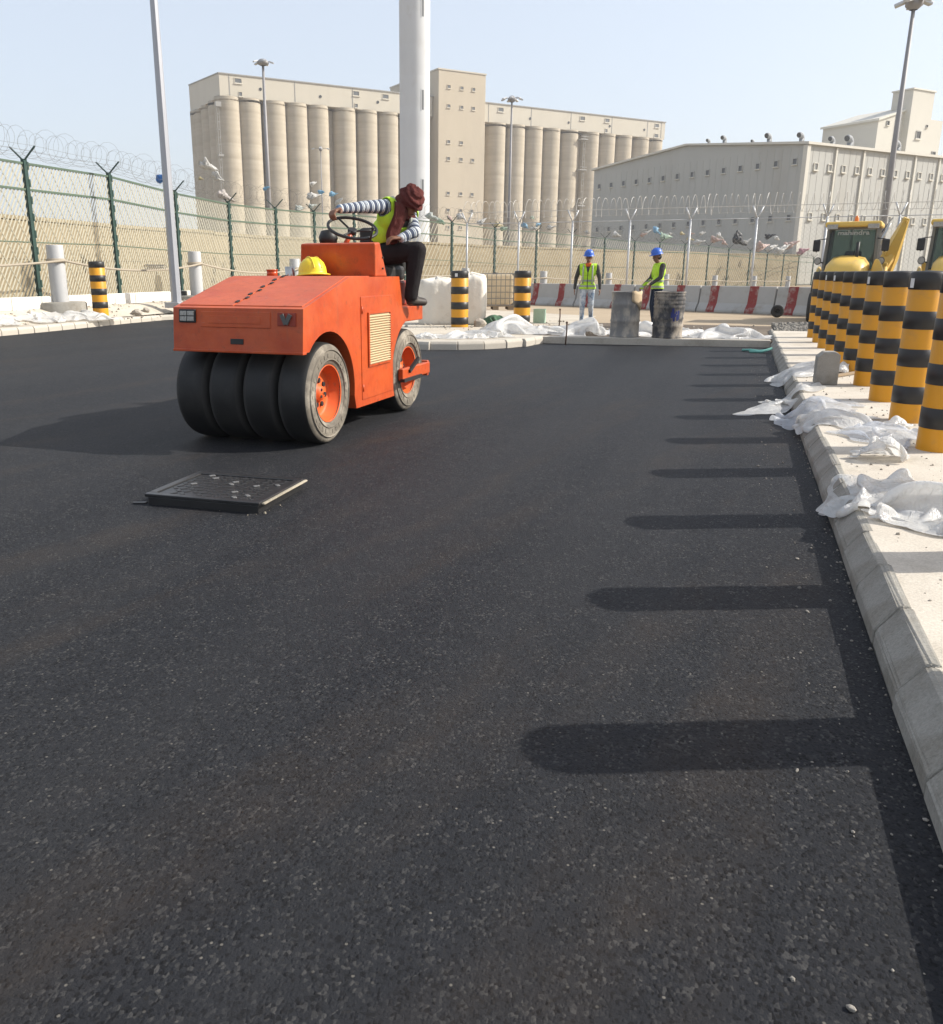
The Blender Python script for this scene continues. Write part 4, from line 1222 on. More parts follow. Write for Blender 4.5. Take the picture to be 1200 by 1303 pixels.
tag(hh, 'yellow hard hat lying on the roller hood before the cowl', 'hard hat')

# ------------------------------------------------------------------ gully cover standing proud of the asphalt
MAT['iron'] = worn('cast_iron', lin(0.014, 0.014, 0.015), lin(0.03, 0.029, 0.028), rough=0.36, scale=10, amt=0.8, dirt=lin(0.05, 0.046, 0.04), dscale=6, da=0.62, db=0.78, bump=0.3, bscale=60, spec=0.6)
MAT['glintstud'] = worn('glint_stud', lin(0.22, 0.215, 0.21), lin(0.10, 0.10, 0.10), rough=0.35, metal=0.4, scale=30, bump=0)  # paler stud metal: glints on the cover put into the colour
MAT['mortar'] = concrete('mortar', lin(0.50, 0.44, 0.34), lin(0.40, 0.35, 0.27), lin(0.26, 0.23, 0.18), 8.0, 0.4)
GV = empty('gully_cover', (-2.795, 4.26, 0), R(3.5), 'black cast-iron gully cover standing proud of the asphalt', 'manhole cover')
W2, D2 = 0.355, 0.29
MB().box(-W2, W2, -D2, D2, -0.02, 0.046).build('frame', MAT['iron'], GV, bevel=0.006)
mb = MB()
mb.box(-W2 - 0.012, W2 + 0.012, -D2 - 0.012, -D2 + 0.035, 0.047, 0.066); mb.box(-W2 - 0.012, W2 + 0.012, D2 - 0.035, D2 + 0.012, 0.047, 0.066)
mb.box(-W2 - 0.012, -W2 + 0.035, -D2 + 0.036, D2 - 0.036, 0.047, 0.066); mb.box(W2 - 0.035, W2 + 0.012, -D2 + 0.036, D2 - 0.036, 0.047, 0.066)
mb.build('rim', MAT['iron'], GV, bevel=0.004)
MB().box(-W2 + 0.04, W2 - 0.04, -D2 + 0.04, D2 - 0.04, 0.046, 0.059).build('plate', MAT['iron'], GV, bevel=0.004)
stud = MB().box(-0.022, 0.022, -0.013, 0.013, 0, 0.006).mesh('stud', MAT['iron'], bevel=0.004)
stud_glint = MB().box(-0.019, 0.019, -0.012, 0.012, 0, 0.010).mesh('stud', MAT['glintstud'], bevel=0.004)
for i in range(11):
    for j in range(9):
        x = -W2 + 0.075 + i * (2 * W2 - 0.15) / 10; y = -D2 + 0.07 + j * (2 * D2 - 0.14) / 8
        if rng.random() < 0.92:
            o = link_mesh('stud', stud_glint if rng.random() < 0.12 else stud, GV, (x, y, 0.058)); o.rotation_euler = (0, 0, R(45) if (i + j) % 2 else R(-45))
mb = MB(); mb.box(W2 + 0.0125, W2 + 0.035, -D2 + 0.01, D2 + 0.02, 0.048, 0.060); mb.build('mortar_edge', MAT['mortar'], GV, bevel=0.006)
mb = MB()
for k in range(5):
    a = -D2 + 0.3 * rng.random() ** 2; s = 0.002 + 0.008 * rng.random() ** 3
    mb.lathe([(0.002, -s), (s, -s * 0.3), (s * 0.8, s * 0.5), (0.002, s * 0.8)], 6, Matrix.Translation((W2 + rng.uniform(0.02, 0.06), a, s * 0.4)), smooth=False)
for k in range(3):
    a = W2 - 0.25 * rng.random() ** 2; s = 0.002 + 0.006 * rng.random() ** 3
    mb.lathe([(0.002, -s), (s, -s * 0.3), (s * 0.8, s * 0.5), (0.002, s * 0.8)], 6, Matrix.Translation((a, -D2 - rng.uniform(0.01, 0.05), s * 0.4)), smooth=False)
tag(mb.build('mortar_crumbs', MAT['mortar'], GV, fix=False), kind='stuff')
mb = MB(); mb.prism([(-W2 - 0.02, -D2), (-W2 - 0.09, -D2 - 0.02), (-W2 - 0.10, -D2 + 0.0), (-W2 - 0.02, -D2 + 0.03)], 0.0, 0.008, 'z') if True else mb.prism([(-W2 - 0.04, -D2 - 0.02), (-W2 - 0.16, -D2 - 0.035), (-W2 - 0.17, -D2 + 0.03), (-W2 - 0.02, -D2 + 0.06)], 0.0, 0.018, 'z'); mb.build('shadow_wedge', MAT['iron'], GV, bevel=0.005)  # thin dark wedge shaped to stand for the shadow left of the cover
# ------------------------------------------------------------------ people
def capsule(mb, p0, p1, r0, r1, n=14):
    p0 = Vector(p0); p1 = Vector(p1)
    d = p1 - p0
    L = d.length
    if L < 1e-5: d = V(0, 0, 1)
    q = d.to_track_quat('Z', 'Y').to_matrix().to_4x4()
    m = Matrix.Translation(p0) @ q
    prof = []
    for i in range(5):
        a = -PI / 2 + (PI / 2) * i / 4
        prof.append((max(0.0008, r0 * math.cos(a)), r0 * math.sin(a)))
    for i in range(5):
        a = (PI / 2) * i / 4
        prof.append((max(0.0008, r1 * math.cos(a)), L + r1 * math.sin(a)))
    mb.lathe(prof, n, m)

def ellips(mb, c, rx, ry, rz, m=None, n=18):
    m = m or Matrix.Identity(4)
    mm = Matrix.Translation(c) @ m @ Matrix.Diagonal((rx, ry, rz, 1))
    mb.lathe([(max(0.01, math.cos(-PI / 2 + PI * i / 10)), math.sin(-PI / 2 + PI * i / 10)) for i in range(11)], n, mm)

def dseg(p, a, b):
    ab = b - a
    t = max(0, min(1, (p - a).dot(ab) / max(1e-9, ab.length_squared)))
    return (p - (a + ab * t)).length, t

def make_person(root, shapes, mats, voxel=0.011):
    """shapes: list of (kind, args, material index, stripe start).  Union of tapered forms, remeshed into one skin."""
    mb = MB()
    for kind, a, mi in shapes:
        if kind == 'c': capsule(mb, *a)
        else: ellips(mb, *a)
    me = mb.mesh('tmp', MAT['seatvinyl'])
    o = bpy.data.objects.new('tmp', me); COL.objects.link(o)
    rm = o.modifiers.new('r', 'REMESH'); rm.mode = 'VOXEL'; rm.voxel_size = voxel; rm.use_smooth_shade = True
    s = o.modifiers.new('s', 'SMOOTH'); s.factor = 0.5; s.iterations = 3
    dg = bpy.context.evaluated_depsgraph_get(); dg.update()
    ev = o.evaluated_get(dg)
    out = bpy.data.meshes.new_from_object(ev)
    bpy.data.objects.remove(o); bpy.data.meshes.remove(me)
    out.name = 'body'
    out.materials.clear()
    for m in mats: out.materials.append(m)
    segs = []
    for kind, a, mi in shapes:
        if kind == 'c': segs.append((Vector(a[0]), Vector(a[1]), a[2], a[3], mi))
        else:
            c = Vector(a[0]); r = min(a[1], a[2], a[3]); 
            segs.append((c, c, (a[1] + a[2] + a[3]) / 3, (a[1] + a[2] + a[3]) / 3, mi))
    lay = out.attributes.new('along', 'FLOAT', 'POINT')
    owner = []
    for i, v in enumerate(out.vertices):
        best = 1e9; bm_ = 0; al = 0; bk = 0
        for k, (a, b, r0, r1, mi) in enumerate(segs):
            d, t = dseg(v.co, a, b)
            d -= r0 + (r1 - r0) * t
            if d < best: best = d; bm_ = mi; al = t * (b - a).length; bk = k
        owner.append((bm_, bk)); lay.data[i].value = al
    for p in out.polygons:
        p.use_smooth = True
        p.material_index = owner[p.vertices[0]][0]
    ob = link_mesh('body', out, root)
    return ob, owner

def shell_from(body, test, off, name, mat, parent):
    """clothing: the faces of the body that pass test, lifted off the skin, with thickness"""
    me = body.data
    bm = bmesh.new(); bm.from_mesh(me)
    bm.verts.ensure_lookup_table()
    dele = [f for f in bm.faces if not test(f.calc_center_median(), f)]
    bmesh.ops.delete(bm, geom=dele, context='FACES')
    bm.normal_update()
    for v in bm.verts: v.co += v.normal * off
    m2 = bpy.data.meshes.new(name)
    bm.to_mesh(m2); bm.free()
    m2.materials.clear(); m2.materials.append(mat)
    for p in m2.polygons: p.material_index = 0; p.use_smooth = True
    o = link_mesh(name, m2, parent)
    so = o.modifiers.new('t', 'SOLIDIFY'); so.thickness = off * 0.8; so.offset = -0.5
    sm = o.modifiers.new('s', 'SMOOTH'); sm.factor = 0.5; sm.iterations = 4
    return o

def cloth(name, col, rough=0.9, fold=0.6):
    m, nt, b = nodes(name)
    v = tc(nt, 1.0)
    c = mix(nt, ramp(nt, ntex(nt, v, 7, 5, 0.7), 0.3, 0.75), col, tuple(x * 0.72 for x in col[:3]) + (1,))
    nt.links.new(c, b.inputs['Base Color']); b.inputs['Roughness'].default_value = rough
    b.inputs['Specular IOR Level'].default_value = 0.15
    bumpn(nt, b, ntex(nt, tc(nt, 1.0, 'Object', (1, 1, 0.6)), 9, 5, 0.6), fold, 0.05)
    return m
def jeans_mat():
    m, nt, b = nodes('patched_jeans')
    v = tc(nt, 1.0)
    c = mix(nt, ramp(nt, ntex(nt, v, 6, 6, 0.7), 0.42, 0.56), lin(0.16, 0.22, 0.30), lin(0.55, 0.58, 0.60))
    nt.links.new(c, b.inputs['Base Color']); b.inputs['Roughness'].default_value = 0.9
    bumpn(nt, b, ntex(nt, v, 14, 4, 0.6), 0.6, 0.02)
    return m
def striped_mat():
    m, nt, b = nodes('striped_sleeve')
    at = nt.nodes.new('ShaderNodeAttribute'); at.attribute_name = 'along'
    mu = nt.nodes.new('ShaderNodeMath'); mu.operation = 'MULTIPLY'; mu.inputs[1].default_value = 1 / 0.062
    nt.links.new(at.outputs['Fac'], mu.inputs[0])
    fr = nt.nodes.new('ShaderNodeMath'); fr.operation = 'FRACT'; nt.links.new(mu.outputs[0], fr.inputs[0])
    cr = nt.nodes.new('ShaderNodeValToRGB'); cr.color_ramp.interpolation = 'CONSTANT'
    els = cr.color_ramp.elements
    els[0].position = 0; els[0].color = lin(0.045, 0.06, 0.10)
    els[1].position = 0.40; els[1].color = lin(0.60, 0.62, 0.62)
    e = els.new(0.56); e.color = lin(0.10, 0.15, 0.22)
    e = els.new(0.72); e.color = lin(0.55, 0.57, 0.58)
    e = els.new(0.82); e.color = lin(0.045, 0.06, 0.10)
    nt.links.new(fr.outputs[0], cr.inputs[0])
    nt.links.new(cr.outputs[0], b.inputs['Base Color']); b.inputs['Roughness'].default_value = 0.9
    bumpn(nt, b, ntex(nt, tc(nt, 1.0), 14, 4, 0.6), 0.5, 0.02)
    return m
def vest_mat(name, bands):
    """hi-vis cloth with grey reflective bands at given heights (object z)"""
    m, nt, b = nodes(name)
    t = nt.nodes.new('ShaderNodeTexCoord')
    sp = nt.nodes.new('ShaderNodeSeparateXYZ'); nt.links.new(t.outputs['Object'], sp.inputs[0])
    v = tc(nt, 1.0)
    c = mix(nt, ramp(nt, ntex(nt, v, 6, 5, 0.7), 0.3, 0.8), lin(0.50, 0.78, 0.03), lin(0.40, 0.66, 0.03))
    for (z, w) in bands:
        s = nt.nodes.new('ShaderNodeMath'); s.operation = 'SUBTRACT'; s.inputs[1].default_value = z
        nt.links.new(sp.outputs['Z'], s.inputs[0])
        a = nt.nodes.new('ShaderNodeMath'); a.operation = 'ABSOLUTE'; nt.links.new(s.outputs[0], a.inputs[0])
        l = nt.nodes.new('ShaderNodeMath'); l.operation = 'LESS_THAN'; l.inputs[1].default_value = w
        nt.links.new(a.outputs[0], l.inputs[0])
        c = mix(nt, l.outputs[0], c, lin(0.30, 0.33, 0.26))
    nt.links.new(c, b.inputs['Base Color']); b.inputs['Roughness'].default_value = 0.7
    bumpn(nt, b, ntex(nt, tc(nt, 1.0, 'Object', (1, 1, 0.4)), 12, 4, 0.6), 0.7, 0.03)
    return m
MAT['skin'] = worn('skin', lin(0.20, 0.095, 0.055), lin(0.15, 0.07, 0.04), rough=0.6, scale=12, amt=0.5, bump=0.05)
MAT['jeans'] = jeans_mat()
MAT['navy'] = cloth('navy_trousers', lin(0.022, 0.032, 0.055))
MAT['darkshirt'] = cloth('dark_shirt', lin(0.065, 0.062, 0.058))
MAT['blacktrousers'] = cloth('black_trousers', lin(0.020, 0.017, 0.018))
MAT['brownscarf'] = cloth('brown_scarf', lin(0.115, 0.034, 0.030), 0.95, 1.0)
MAT['stripe'] = striped_mat()
MAT['shoe'] = plain('shoe', lin(0.045, 0.035, 0.028), 0.6)
MAT['hair'] = plain('hair', lin(0.012, 0.010, 0.009), 0.7)
MAT['eye'] = plain('eye', lin(0.02, 0.015, 0.012), 0.3)
MAT['orangecloth'] = cloth('orange_collar', lin(0.65, 0.13, 0.03))
VESTB = [(1.06, 0.024), (0.93, 0.024)]
MAT['vest'] = vest_mat('hi_vis_vest', VESTB)
MAT['vest2'] = vest_mat('hi_vis_vest_roller', [])
MAT['reflect'] = plain('reflective_tape', lin(0.36, 0.38, 0.32), 0.5)

def hand(sh, wrist, dirv, palm_n, curl, mi, s=1.0, thumb=1):
    """palm and five fingers; dirv along the hand, palm_n out of the palm, curl in radians"""
    d = Vector(dirv).normalized(); pn = Vector(palm_n); pn = (pn - d * pn.dot(d)).normalized(); sd = d.cross(pn)
    w = Vector(wrist)
    pc = w + d * 0.05 * s
    for k in (-1.0, -0.33, 0.33, 1.0):
        sh.append(('c', (w + sd * (k * 0.016 * s), w + d * 0.085 * s + sd * (k * 0.029 * s), 0.015 * s, 0.0125 * s), mi))
    lens = {-1.0: 0.058, -0.33: 0.074, 0.33: 0.080, 1.0: 0.072}
    for k, L in lens.items():
        b0 = w + d * 0.088 * s + sd * (k * 0.029 * s)
        d1 = (d * math.cos(curl * 0.5) + pn * math.sin(curl * 0.5))
        p1 = b0 + d1 * (L * 0.5 * s)
        d2 = (d * math.cos(curl * 1.35) + pn * math.sin(curl * 1.35))
        p2 = p1 + d2 * (L * 0.5 * s)
        sh.append(('c', (b0, p1, 0.0105 * s, 0.0095 * s), mi)); sh.append(('c', (p1, p2, 0.0095 * s, 0.008 * s), mi))
    t0 = w + d * 0.025 * s + sd * (0.028 * thumb * s)
    t1 = t0 + (d * 0.6 + sd * 0.75 * thumb + pn * 0.2).normalized() * 0.042 * s
    t2 = t1 + (d * 0.9 + sd * 0.1 * thumb + pn * 0.45).normalized() * 0.032 * s
    sh.append(('c', (t0, t1, 0.0135 * s, 0.011 * s), mi)); sh.append(('c', (t1, t2, 0.011 * s, 0.009 * s), mi))

def head(sh, c, fwd, up, mi_skin, s=1.0):
    f = Vector(fwd).normalized(); u = Vector(up); u = (u - f * u.dot(f)).normalized(); sd = f.cross(u)
    m = Matrix((sd, f, u)).transposed().to_4x4()
    c = Vector(c)
    sh.append(('e', (c + u * 0.02 * s, 0.072 * s, 0.092 * s, 0.098 * s, m), mi_skin))
    sh.append(('e', (c + f * 0.022 * s - u * 0.055 * s, 0.055 * s, 0.066 * s, 0.066 * s, m), mi_skin))   # jaw
    sh.append(('c', (c + f * 0.086 * s + u * 0.012 * s, c + f * 0.108 * s - u * 0.022 * s, 0.008 * s, 0.014 * s), mi_skin))  # nose
    sh.append(('c', (c + f * 0.082 * s - u * 0.062 * s - sd * 0.018 * s, c + f * 0.082 * s - u * 0.062 * s + sd * 0.018 * s, 0.010 * s, 0.010 * s), mi_skin))  # mouth
    for k in (-1, 1):
        sh.append(('e', (c + sd * (k * 0.076 * s) - f * 0.01 * s, 0.012 * s, 0.020 * s, 0.032 * s, m), mi_skin))
        sh.append(('c', (c + f * 0.080 * s + u * 0.030 * s + sd * (k * 0.018 * s), c + f * 0.074 * s + u * 0.030 * s + sd * (k * 0.042 * s), 0.011 * s, 0.009 * s), mi_skin))
    return c, f, u, sd

def eyes(parent, c, f, u, sd, s=1.0):
    mb = MB()
    for k in (-1, 1):
        ellips(mb, c + f * 0.084 * s + u * 0.012 * s + sd * (k * 0.031 * s), 0.014 * s, 0.010 * s, 0.008 * s, Matrix((sd, f, u)).transposed().to_4x4(), 10)
        mb.tube([c + f * 0.094 * s + u * 0.033 * s + sd * (k * 0.016 * s), c + f * 0.086 * s + u * 0.037 * s + sd * (k * 0.044 * s)], 0.005 * s, 6)
    mb.build('eyes', MAT['eye'], parent)
    mb = MB(); mb.tube([c + f * 0.093 * s - u * 0.058 * s - sd * 0.022 * s, c + f * 0.098 * s - u * 0.060 * s, c + f * 0.093 * s - u * 0.058 * s + sd * 0.022 * s], 0.004 * s, 6)
    mb.build('mouth', MAT['eye'], parent)

def place_hat(parent, me, c, f, u, sd, dz=0.055):
    o = link_mesh('hard_hat', me, parent)
    m = Matrix((f, -sd, u)).transposed().to_4x4()
    m.translation = c + u * dz
    o.matrix_local = m
    return o

HATB = hat_mesh(MAT['hatblue'])

# --- walking worker, front view (mats: 0 skin 1 jeans 2 shirt 3 shoe 4 collar)
W1 = empty('person', (-3.42, 20.75, 0.11), R(6), 'person in blue hard hat and lime vest walking towards camera in faded jeans', 'person')
sh = []
sh += [('e', (V(0, 0.0, 0.93), 0.165, 0.115, 0.13), 1), ('e', (V(0, 0.0, 1.08), 0.150, 0.105, 0.15), 2), ('e', (V(0, 0.005, 1.27), 0.185, 0.115, 0.17), 2), ('c', (V(-0.13, 0, 1.40), V(0.13, 0, 1.40), 0.07, 0.07), 2)]
sh += [('c', (V(0, 0, 1.40), V(0, -0.01, 1.50), 0.062, 0.056), 0)]
sh += [('c', (V(-0.095, 0, 0.90), V(-0.10, -0.07, 0.50), 0.098, 0.070), 1), ('c', (V(-0.10, -0.07, 0.50), V(-0.105, -0.05, 0.10), 0.068, 0.052), 1)]
sh += [('c', (V(0.095, 0, 0.90), V(0.105, -0.02, 0.50), 0.098, 0.070), 1), ('c', (V(0.105, -0.02, 0.50), V(0.11, 0.17, 0.14), 0.068, 0.052), 1)]
sh += [('c', (V(-0.105, -0.03, 0.055), V(-0.115, -0.19, 0.035), 0.05, 0.036), 3), ('c', (V(0.11, 0.19, 0.09), V(0.12, 0.06, 0.035), 0.05, 0.036), 3)]
for s in (-1, 1):
    e = V(s * 0.285, 0.02 if s < 0 else -0.03, 1.13); w = V(s * 0.31, -0.05 if s < 0 else -0.10, 0.88)
    sh += [('c', (V(s * 0.20, 0, 1.39), e, 0.066, 0.052), 2), ('c', (e, w, 0.050, 0.036), 2)]
    hand(sh, w + V(0, 0, -0.02), V(s * 0.05, -0.08, -1), V(-s, 0.1, 0), 0.5, 0, 1.0, 1 if s < 0 else -1)
W1.scale = (0.94, 0.94, 0.94)
hc = head(sh, V(0, -0.02, 1.60), V(0.02, -1, -0.12), V(0, 0, 1), 0)
sh += [('c', (V(-0.05, -0.05, 1.435), V(0.05, -0.05, 1.435), 0.045, 0.045), 4)]
b1, ow = make_person(W1, sh, [MAT['skin'], MAT['jeans'], MAT['darkshirt'], MAT['shoe'], MAT['orangecloth']], 0.012)
vest = shell_from(b1, lambda c, f: 0.86 < c.z < 1.46 and abs(c.x) < 0.205 and not (c.y < -0.02 and abs(c.x) < 0.055 * max(0, (c.z - 1.22) / 0.2)), 0.014, 'vest', MAT['vest'], W1)
mb = MB(); mb.bar((0, -0.133, 0.87), (0, -0.137, 1.24), 0.016, 0.012, up=(0, 1, 0)); mb.build('zip', MAT['blackmetal'], W1, fix=False)
mb = MB()
for s in (-1, 1): mb.tube([(s * 0.115, -0.125, 0.98), (s * 0.115, -0.142, 1.18), (s * 0.115, -0.118, 1.36), (s * 0.11, -0.03, 1.475)], 0.018, 6)
mb.build('reflective_braces', MAT['reflect'], W1)
eyes(W1, *hc); place_hat(W1, HATB, *hc)

# --- worker beside the drums, side view, facing left
W2_ = empty('person', (-1.80, 20.4, 0.11), R(-62), 'person in blue hard hat and lime vest facing left behind the steel drums', 'person')
sh = []
sh += [('e', (V(0, 0.0, 0.93), 0.165, 0.12, 0.13), 1), ('e', (V(0, 0.01, 1.08), 0.150, 0.11, 0.15), 2), ('e', (V(0, 0.02, 1.28), 0.180, 0.12, 0.17), 2), ('c', (V(-0.12, 0.02, 1.41), V(0.12, 0.02, 1.41), 0.07, 0.07), 2)]
sh += [('c', (V(0, 0.0, 1.42), V(0, -0.04, 1.51), 0.06, 0.056), 0)]
sh += [('c', (V(-0.095, 0, 0.90), V(-0.10, -0.05, 0.50), 0.10, 0.075), 1), ('c', (V(-0.10, -0.05, 0.50), V(-0.10, 0.02, 0.10), 0.074, 0.062), 1)]
sh += [('c', (V(0.095, 0, 0.90), V(0.10, -0.10, 0.50), 0.10, 0.075), 1), ('c', (V(0.10, -0.10, 0.50), V(0.10, -0.05, 0.10), 0.074, 0.062), 1)]
sh += [('c', (V(-0.10, 0.02, 0.055), V(-0.11, -0.14, 0.035), 0.048, 0.036), 3), ('c', (V(0.10, -0.05, 0.055), V(0.11, -0.21, 0.035), 0.048, 0.036), 3)]
for s, e, w in ((-1, V(-0.25, -0.06, 1.14), V(-0.22, -0.26, 0.96)), (1, V(0.26, -0.04, 1.15), V(0.24, -0.27, 0.99))):
    sh += [('c', (V(s * 0.19, 0.02, 1.40), e, 0.066, 0.052), 2), ('c', (e, w, 0.050, 0.036), 2)]
    hand(sh, w + (w - e).normalized() * 0.02, (w - e), V(0, -0.3, -1), 0.9, 0, 1.0, -s)
W2_.scale = (0.94, 0.94, 0.94)
hc2 = head(sh, V(0, -0.06, 1.61), V(0.05, -1, -0.2), V(0, 0.05, 1), 0)
b2, ow = make_person(W2_, sh, [MAT['skin'], MAT['navy'], MAT['darkshirt'], MAT['shoe']], 0.012)
shell_from(b2, lambda c, f: 0.88 < c.z < 1.47 and abs(c.x) < 0.200, 0.016, 'vest', MAT['vest'], W2_)
eyes(W2_, *hc2); place_hat(W2_, HATB, *hc2)
mb = MB(); ellips(mb, hc2[0] + hc2[2] * 0.0 - hc2[1] * 0.03, 0.082, 0.085, 0.075); mb.build('hair', MAT['hair'], W2_)

# --- roller operator, turned sideways on the seat and looking down at the roadside
OP = empty('person', (-3.2, 7.75, 0), 0, 'person in brown turban, striped sleeves and lime vest driving the roller', 'person')
o_ = V(-3.2, 7.75, 0)
def L_(x, y, z): return V(x, y, z) - o_
pel = L_(-3.27, 7.84, 1.47); mid = L_(-3.20, 7.85, 1.64); chest = L_(-3.12, 7.85, 1.78); nb0 = L_(-3.075, 7.85, 1.88)
shR = L_(-3.155, 7.745, 1.885); shL = L_(-3.03, 7.98, 1.83)
fw = V(0.80, -0.55, 0).normalized()
rot = Matrix.Rotation(math.atan2(fw.y, fw.x) + PI / 2, 4, 'Z')
tilt = Matrix.Rotation(R(-22), 4, 'Y')
sh = []
sh += [('e', (pel, 0.17, 0.14, 0.12, rot), 1), ('e', (mid, 0.155, 0.125, 0.16, rot), 2), ('e', (chest, 0.175, 0.125, 0.16, rot), 2), ('c', (shR, shL, 0.07, 0.07), 2)]
hd = L_(-2.965, 7.82, 1.915)
sh += [('c', (nb0, hd + V(-0.03, 0.01, -0.03), 0.062, 0.058), 0)]
# right arm back to the steering wheel
elR = L_(-3.285, 7.475, 1.865); wrR = L_(-3.395, 7.215, 1.835)
sh += [('c', (shR, elR, 0.068, 0.055), 4), ('c', (elR, wrR, 0.054, 0.040), 4)]
hand(sh, wrR, L_(-3.425, 7.10, 1.80) - wrR, V(0.1, -0.1, -1), 1.3, 0, 1.1, 1)
# left arm to the knee
elL = L_(-2.905, 7.80, 1.66); wrL = L_(-2.985, 7.66, 1.605)
sh += [('c', (shL, elL, 0.066, 0.054), 4), ('c', (elL, wrL, 0.054, 0.040), 4)]
hand(sh, wrL, L_(-3.06, 7.585, 1.60) - wrL, V(-0.1, 0.2, -1), 0.9, 0, 1.1, -1)
# legs: near one swung out over the side, far one inside
knR = L_(-2.83, 7.66, 1.49); anR = L_(-2.875, 7.60, 1.085)
sh += [('c', (L_(-3.19, 7.76, 1.46), knR, 0.105, 0.082), 1), ('c', (knR, anR, 0.082, 0.062), 1)]
sh += [('c', (anR + V(0, 0, -0.045), L_(-2.79, 7.72, 1.028), 0.045, 0.034), 3)]
sh += [('c', (anR, anR + V(0, 0, -0.05), 0.044, 0.042), 0)]
knL = L_(-2.97, 7.92, 1.50); anL = L_(-2.985, 7.93, 1.085)
sh += [('c', (L_(-3.24, 7.93, 1.46), knL, 0.105, 0.080), 1), ('c', (knL, anL, 0.078, 0.058), 1)]
sh += [('c', (anL + V(0, 0, -0.045), L_(-2.88, 7.97, 1.026), 0.045, 0.034), 3)]
hc3 = head(sh, hd, V(0.85, -0.35, -0.62), V(0.3, -0.1, 1), 0, 1.02)
b3, ow3 = make_person(OP, sh, [MAT['skin'], MAT['blacktrousers'], MAT['darkshirt'], MAT['shoe'], MAT['stripe']], 0.010)
own_torso = {1, 2, 3}
inv = rot.inverted()
shell_from(b3, lambda c, f: f.material_index == 2 and c.z > 1.50 and not ((c - chest).normalized().dot(fw) > 0.80), 0.016, 'vest', MAT['vest2'], OP)
sd_ = V(-fw.y, fw.x, 0)
mb = MB()
for s, sho in ((-1, shR), (1, shL)):
    a = sho.lerp(nb0, 0.45) + V(0, 0, 0.085)
    mb.tube([a - fw * 0.02, a + fw * 0.09 - V(0, 0, 0.06), chest + sd_ * (s * 0.07) + fw * 0.150 - V(0, 0, 0.03), mid + sd_ * (s * 0.08) + fw * 0.155 - V(0, 0, 0.06)], 0.017, 6)
mb.build('reflective_braces', MAT['reflect'], OP)
eyes(OP, hc3[0], hc3[1], hc3[2], hc3[3], 1.02)
# turban: wound cloth, and its tail hanging down the chest
c, f, u, sd = hc3
mT = Matrix((sd, f, u)).transposed().to_4x4()
mb = MB()
rings = []
n = 36
lev = 16
for i in range(lev + 1):
    t = i / lev
    z = -0.045 + 0.205 * t
    r = 0.118 * math.sin(PI * (0.30 + 0.66 * t)) ** 0.55 * (1 - 0.05 * t)
    if i == lev: r = 0.01
    ring = []
    for j in range(n):
        a = 2 * PI * j / n
        wrap = 0.010 * math.sin(2 * PI * (t * 3.2 + 0.9 * math.sin(a) * 0.35) + 3 * math.sin(a)) + 0.008 * noise.noise((math.cos(a) * 3, math.sin(a) * 3, t * 6))
        rr = r + (wrap if i < lev else 0)
        zz = z + 0.030 * math.cos(a - PI / 2) * (1 - t) + 0.012 * math.sin(2 * a + 4 * t)
        ring.append(c + mT @ V(rr * math.cos(a) * 0.98, rr * math.sin(a) * 1.12 - 0.012, zz))
    rings.append(ring)
mb.loft(rings)
tb = mb.build('turban', MAT['brownscarf'], OP)
mb = MB()
start = c - f * 0.03 - u * 0.07
p_ = [start + sd * 0.02 - f * 0.05, nb0 + fw * 0.06 + V(0.0, -0.06, 0.04), chest + fw * 0.17 - sd_ * 0.06 + V(0, 0, 0.02), mid + fw * 0.19 - sd_ * 0.07 + V(0, 0, 0.0), mid + fw * 0.20 - sd_ * 0.07 - V(0, 0, 0.09)]
rings = []
def catm(P, t):
    k = len(P) - 1; x = t * k; i = min(int(x), k - 1); w = x - i
    p0 = P[max(i - 1, 0)]; p1 = P[i]; p2 = P[i + 1]; p3 = P[min(i + 2, k)]
    return 0.5 * ((2 * p1) + (p2 - p0) * w + (2 * p0 - 5 * p1 + 4 * p2 - p3) * w * w + (3 * p1 - p0 - 3 * p2 + p3) * w ** 3)
for i in range(15):
    t = i / 14
    q = catm(p_, t); ring = []
    wd = 0.075 - 0.018 * t
    for j in range(20):
        a = 2 * PI * j / 20
        fold = 1 + 0.22 * math.sin(5 * a + 2 * t)
        ring.append(q + sd_ * (wd * math.cos(a) * fold) + fw * (0.028 * math.sin(a) * fold) + V(0, 0, 0.006 * math.sin(7 * a)))
    rings.append(ring)
mb.loft(rings); mb.build('scarf_tail', MAT['brownscarf'], OP)
mb = MB(); ring0 = []
mb.tube([c - u * 0.085 - f * 0.06 + sd * 0.07, c - u * 0.115 + f * 0.05 + sd * 0.05, c - u * 0.115 + f * 0.05 - sd * 0.05, c - u * 0.085 - f * 0.06 - sd * 0.07], 0.042, 12, True)
mb.build('scarf_wrap', MAT['brownscarf'], OP)
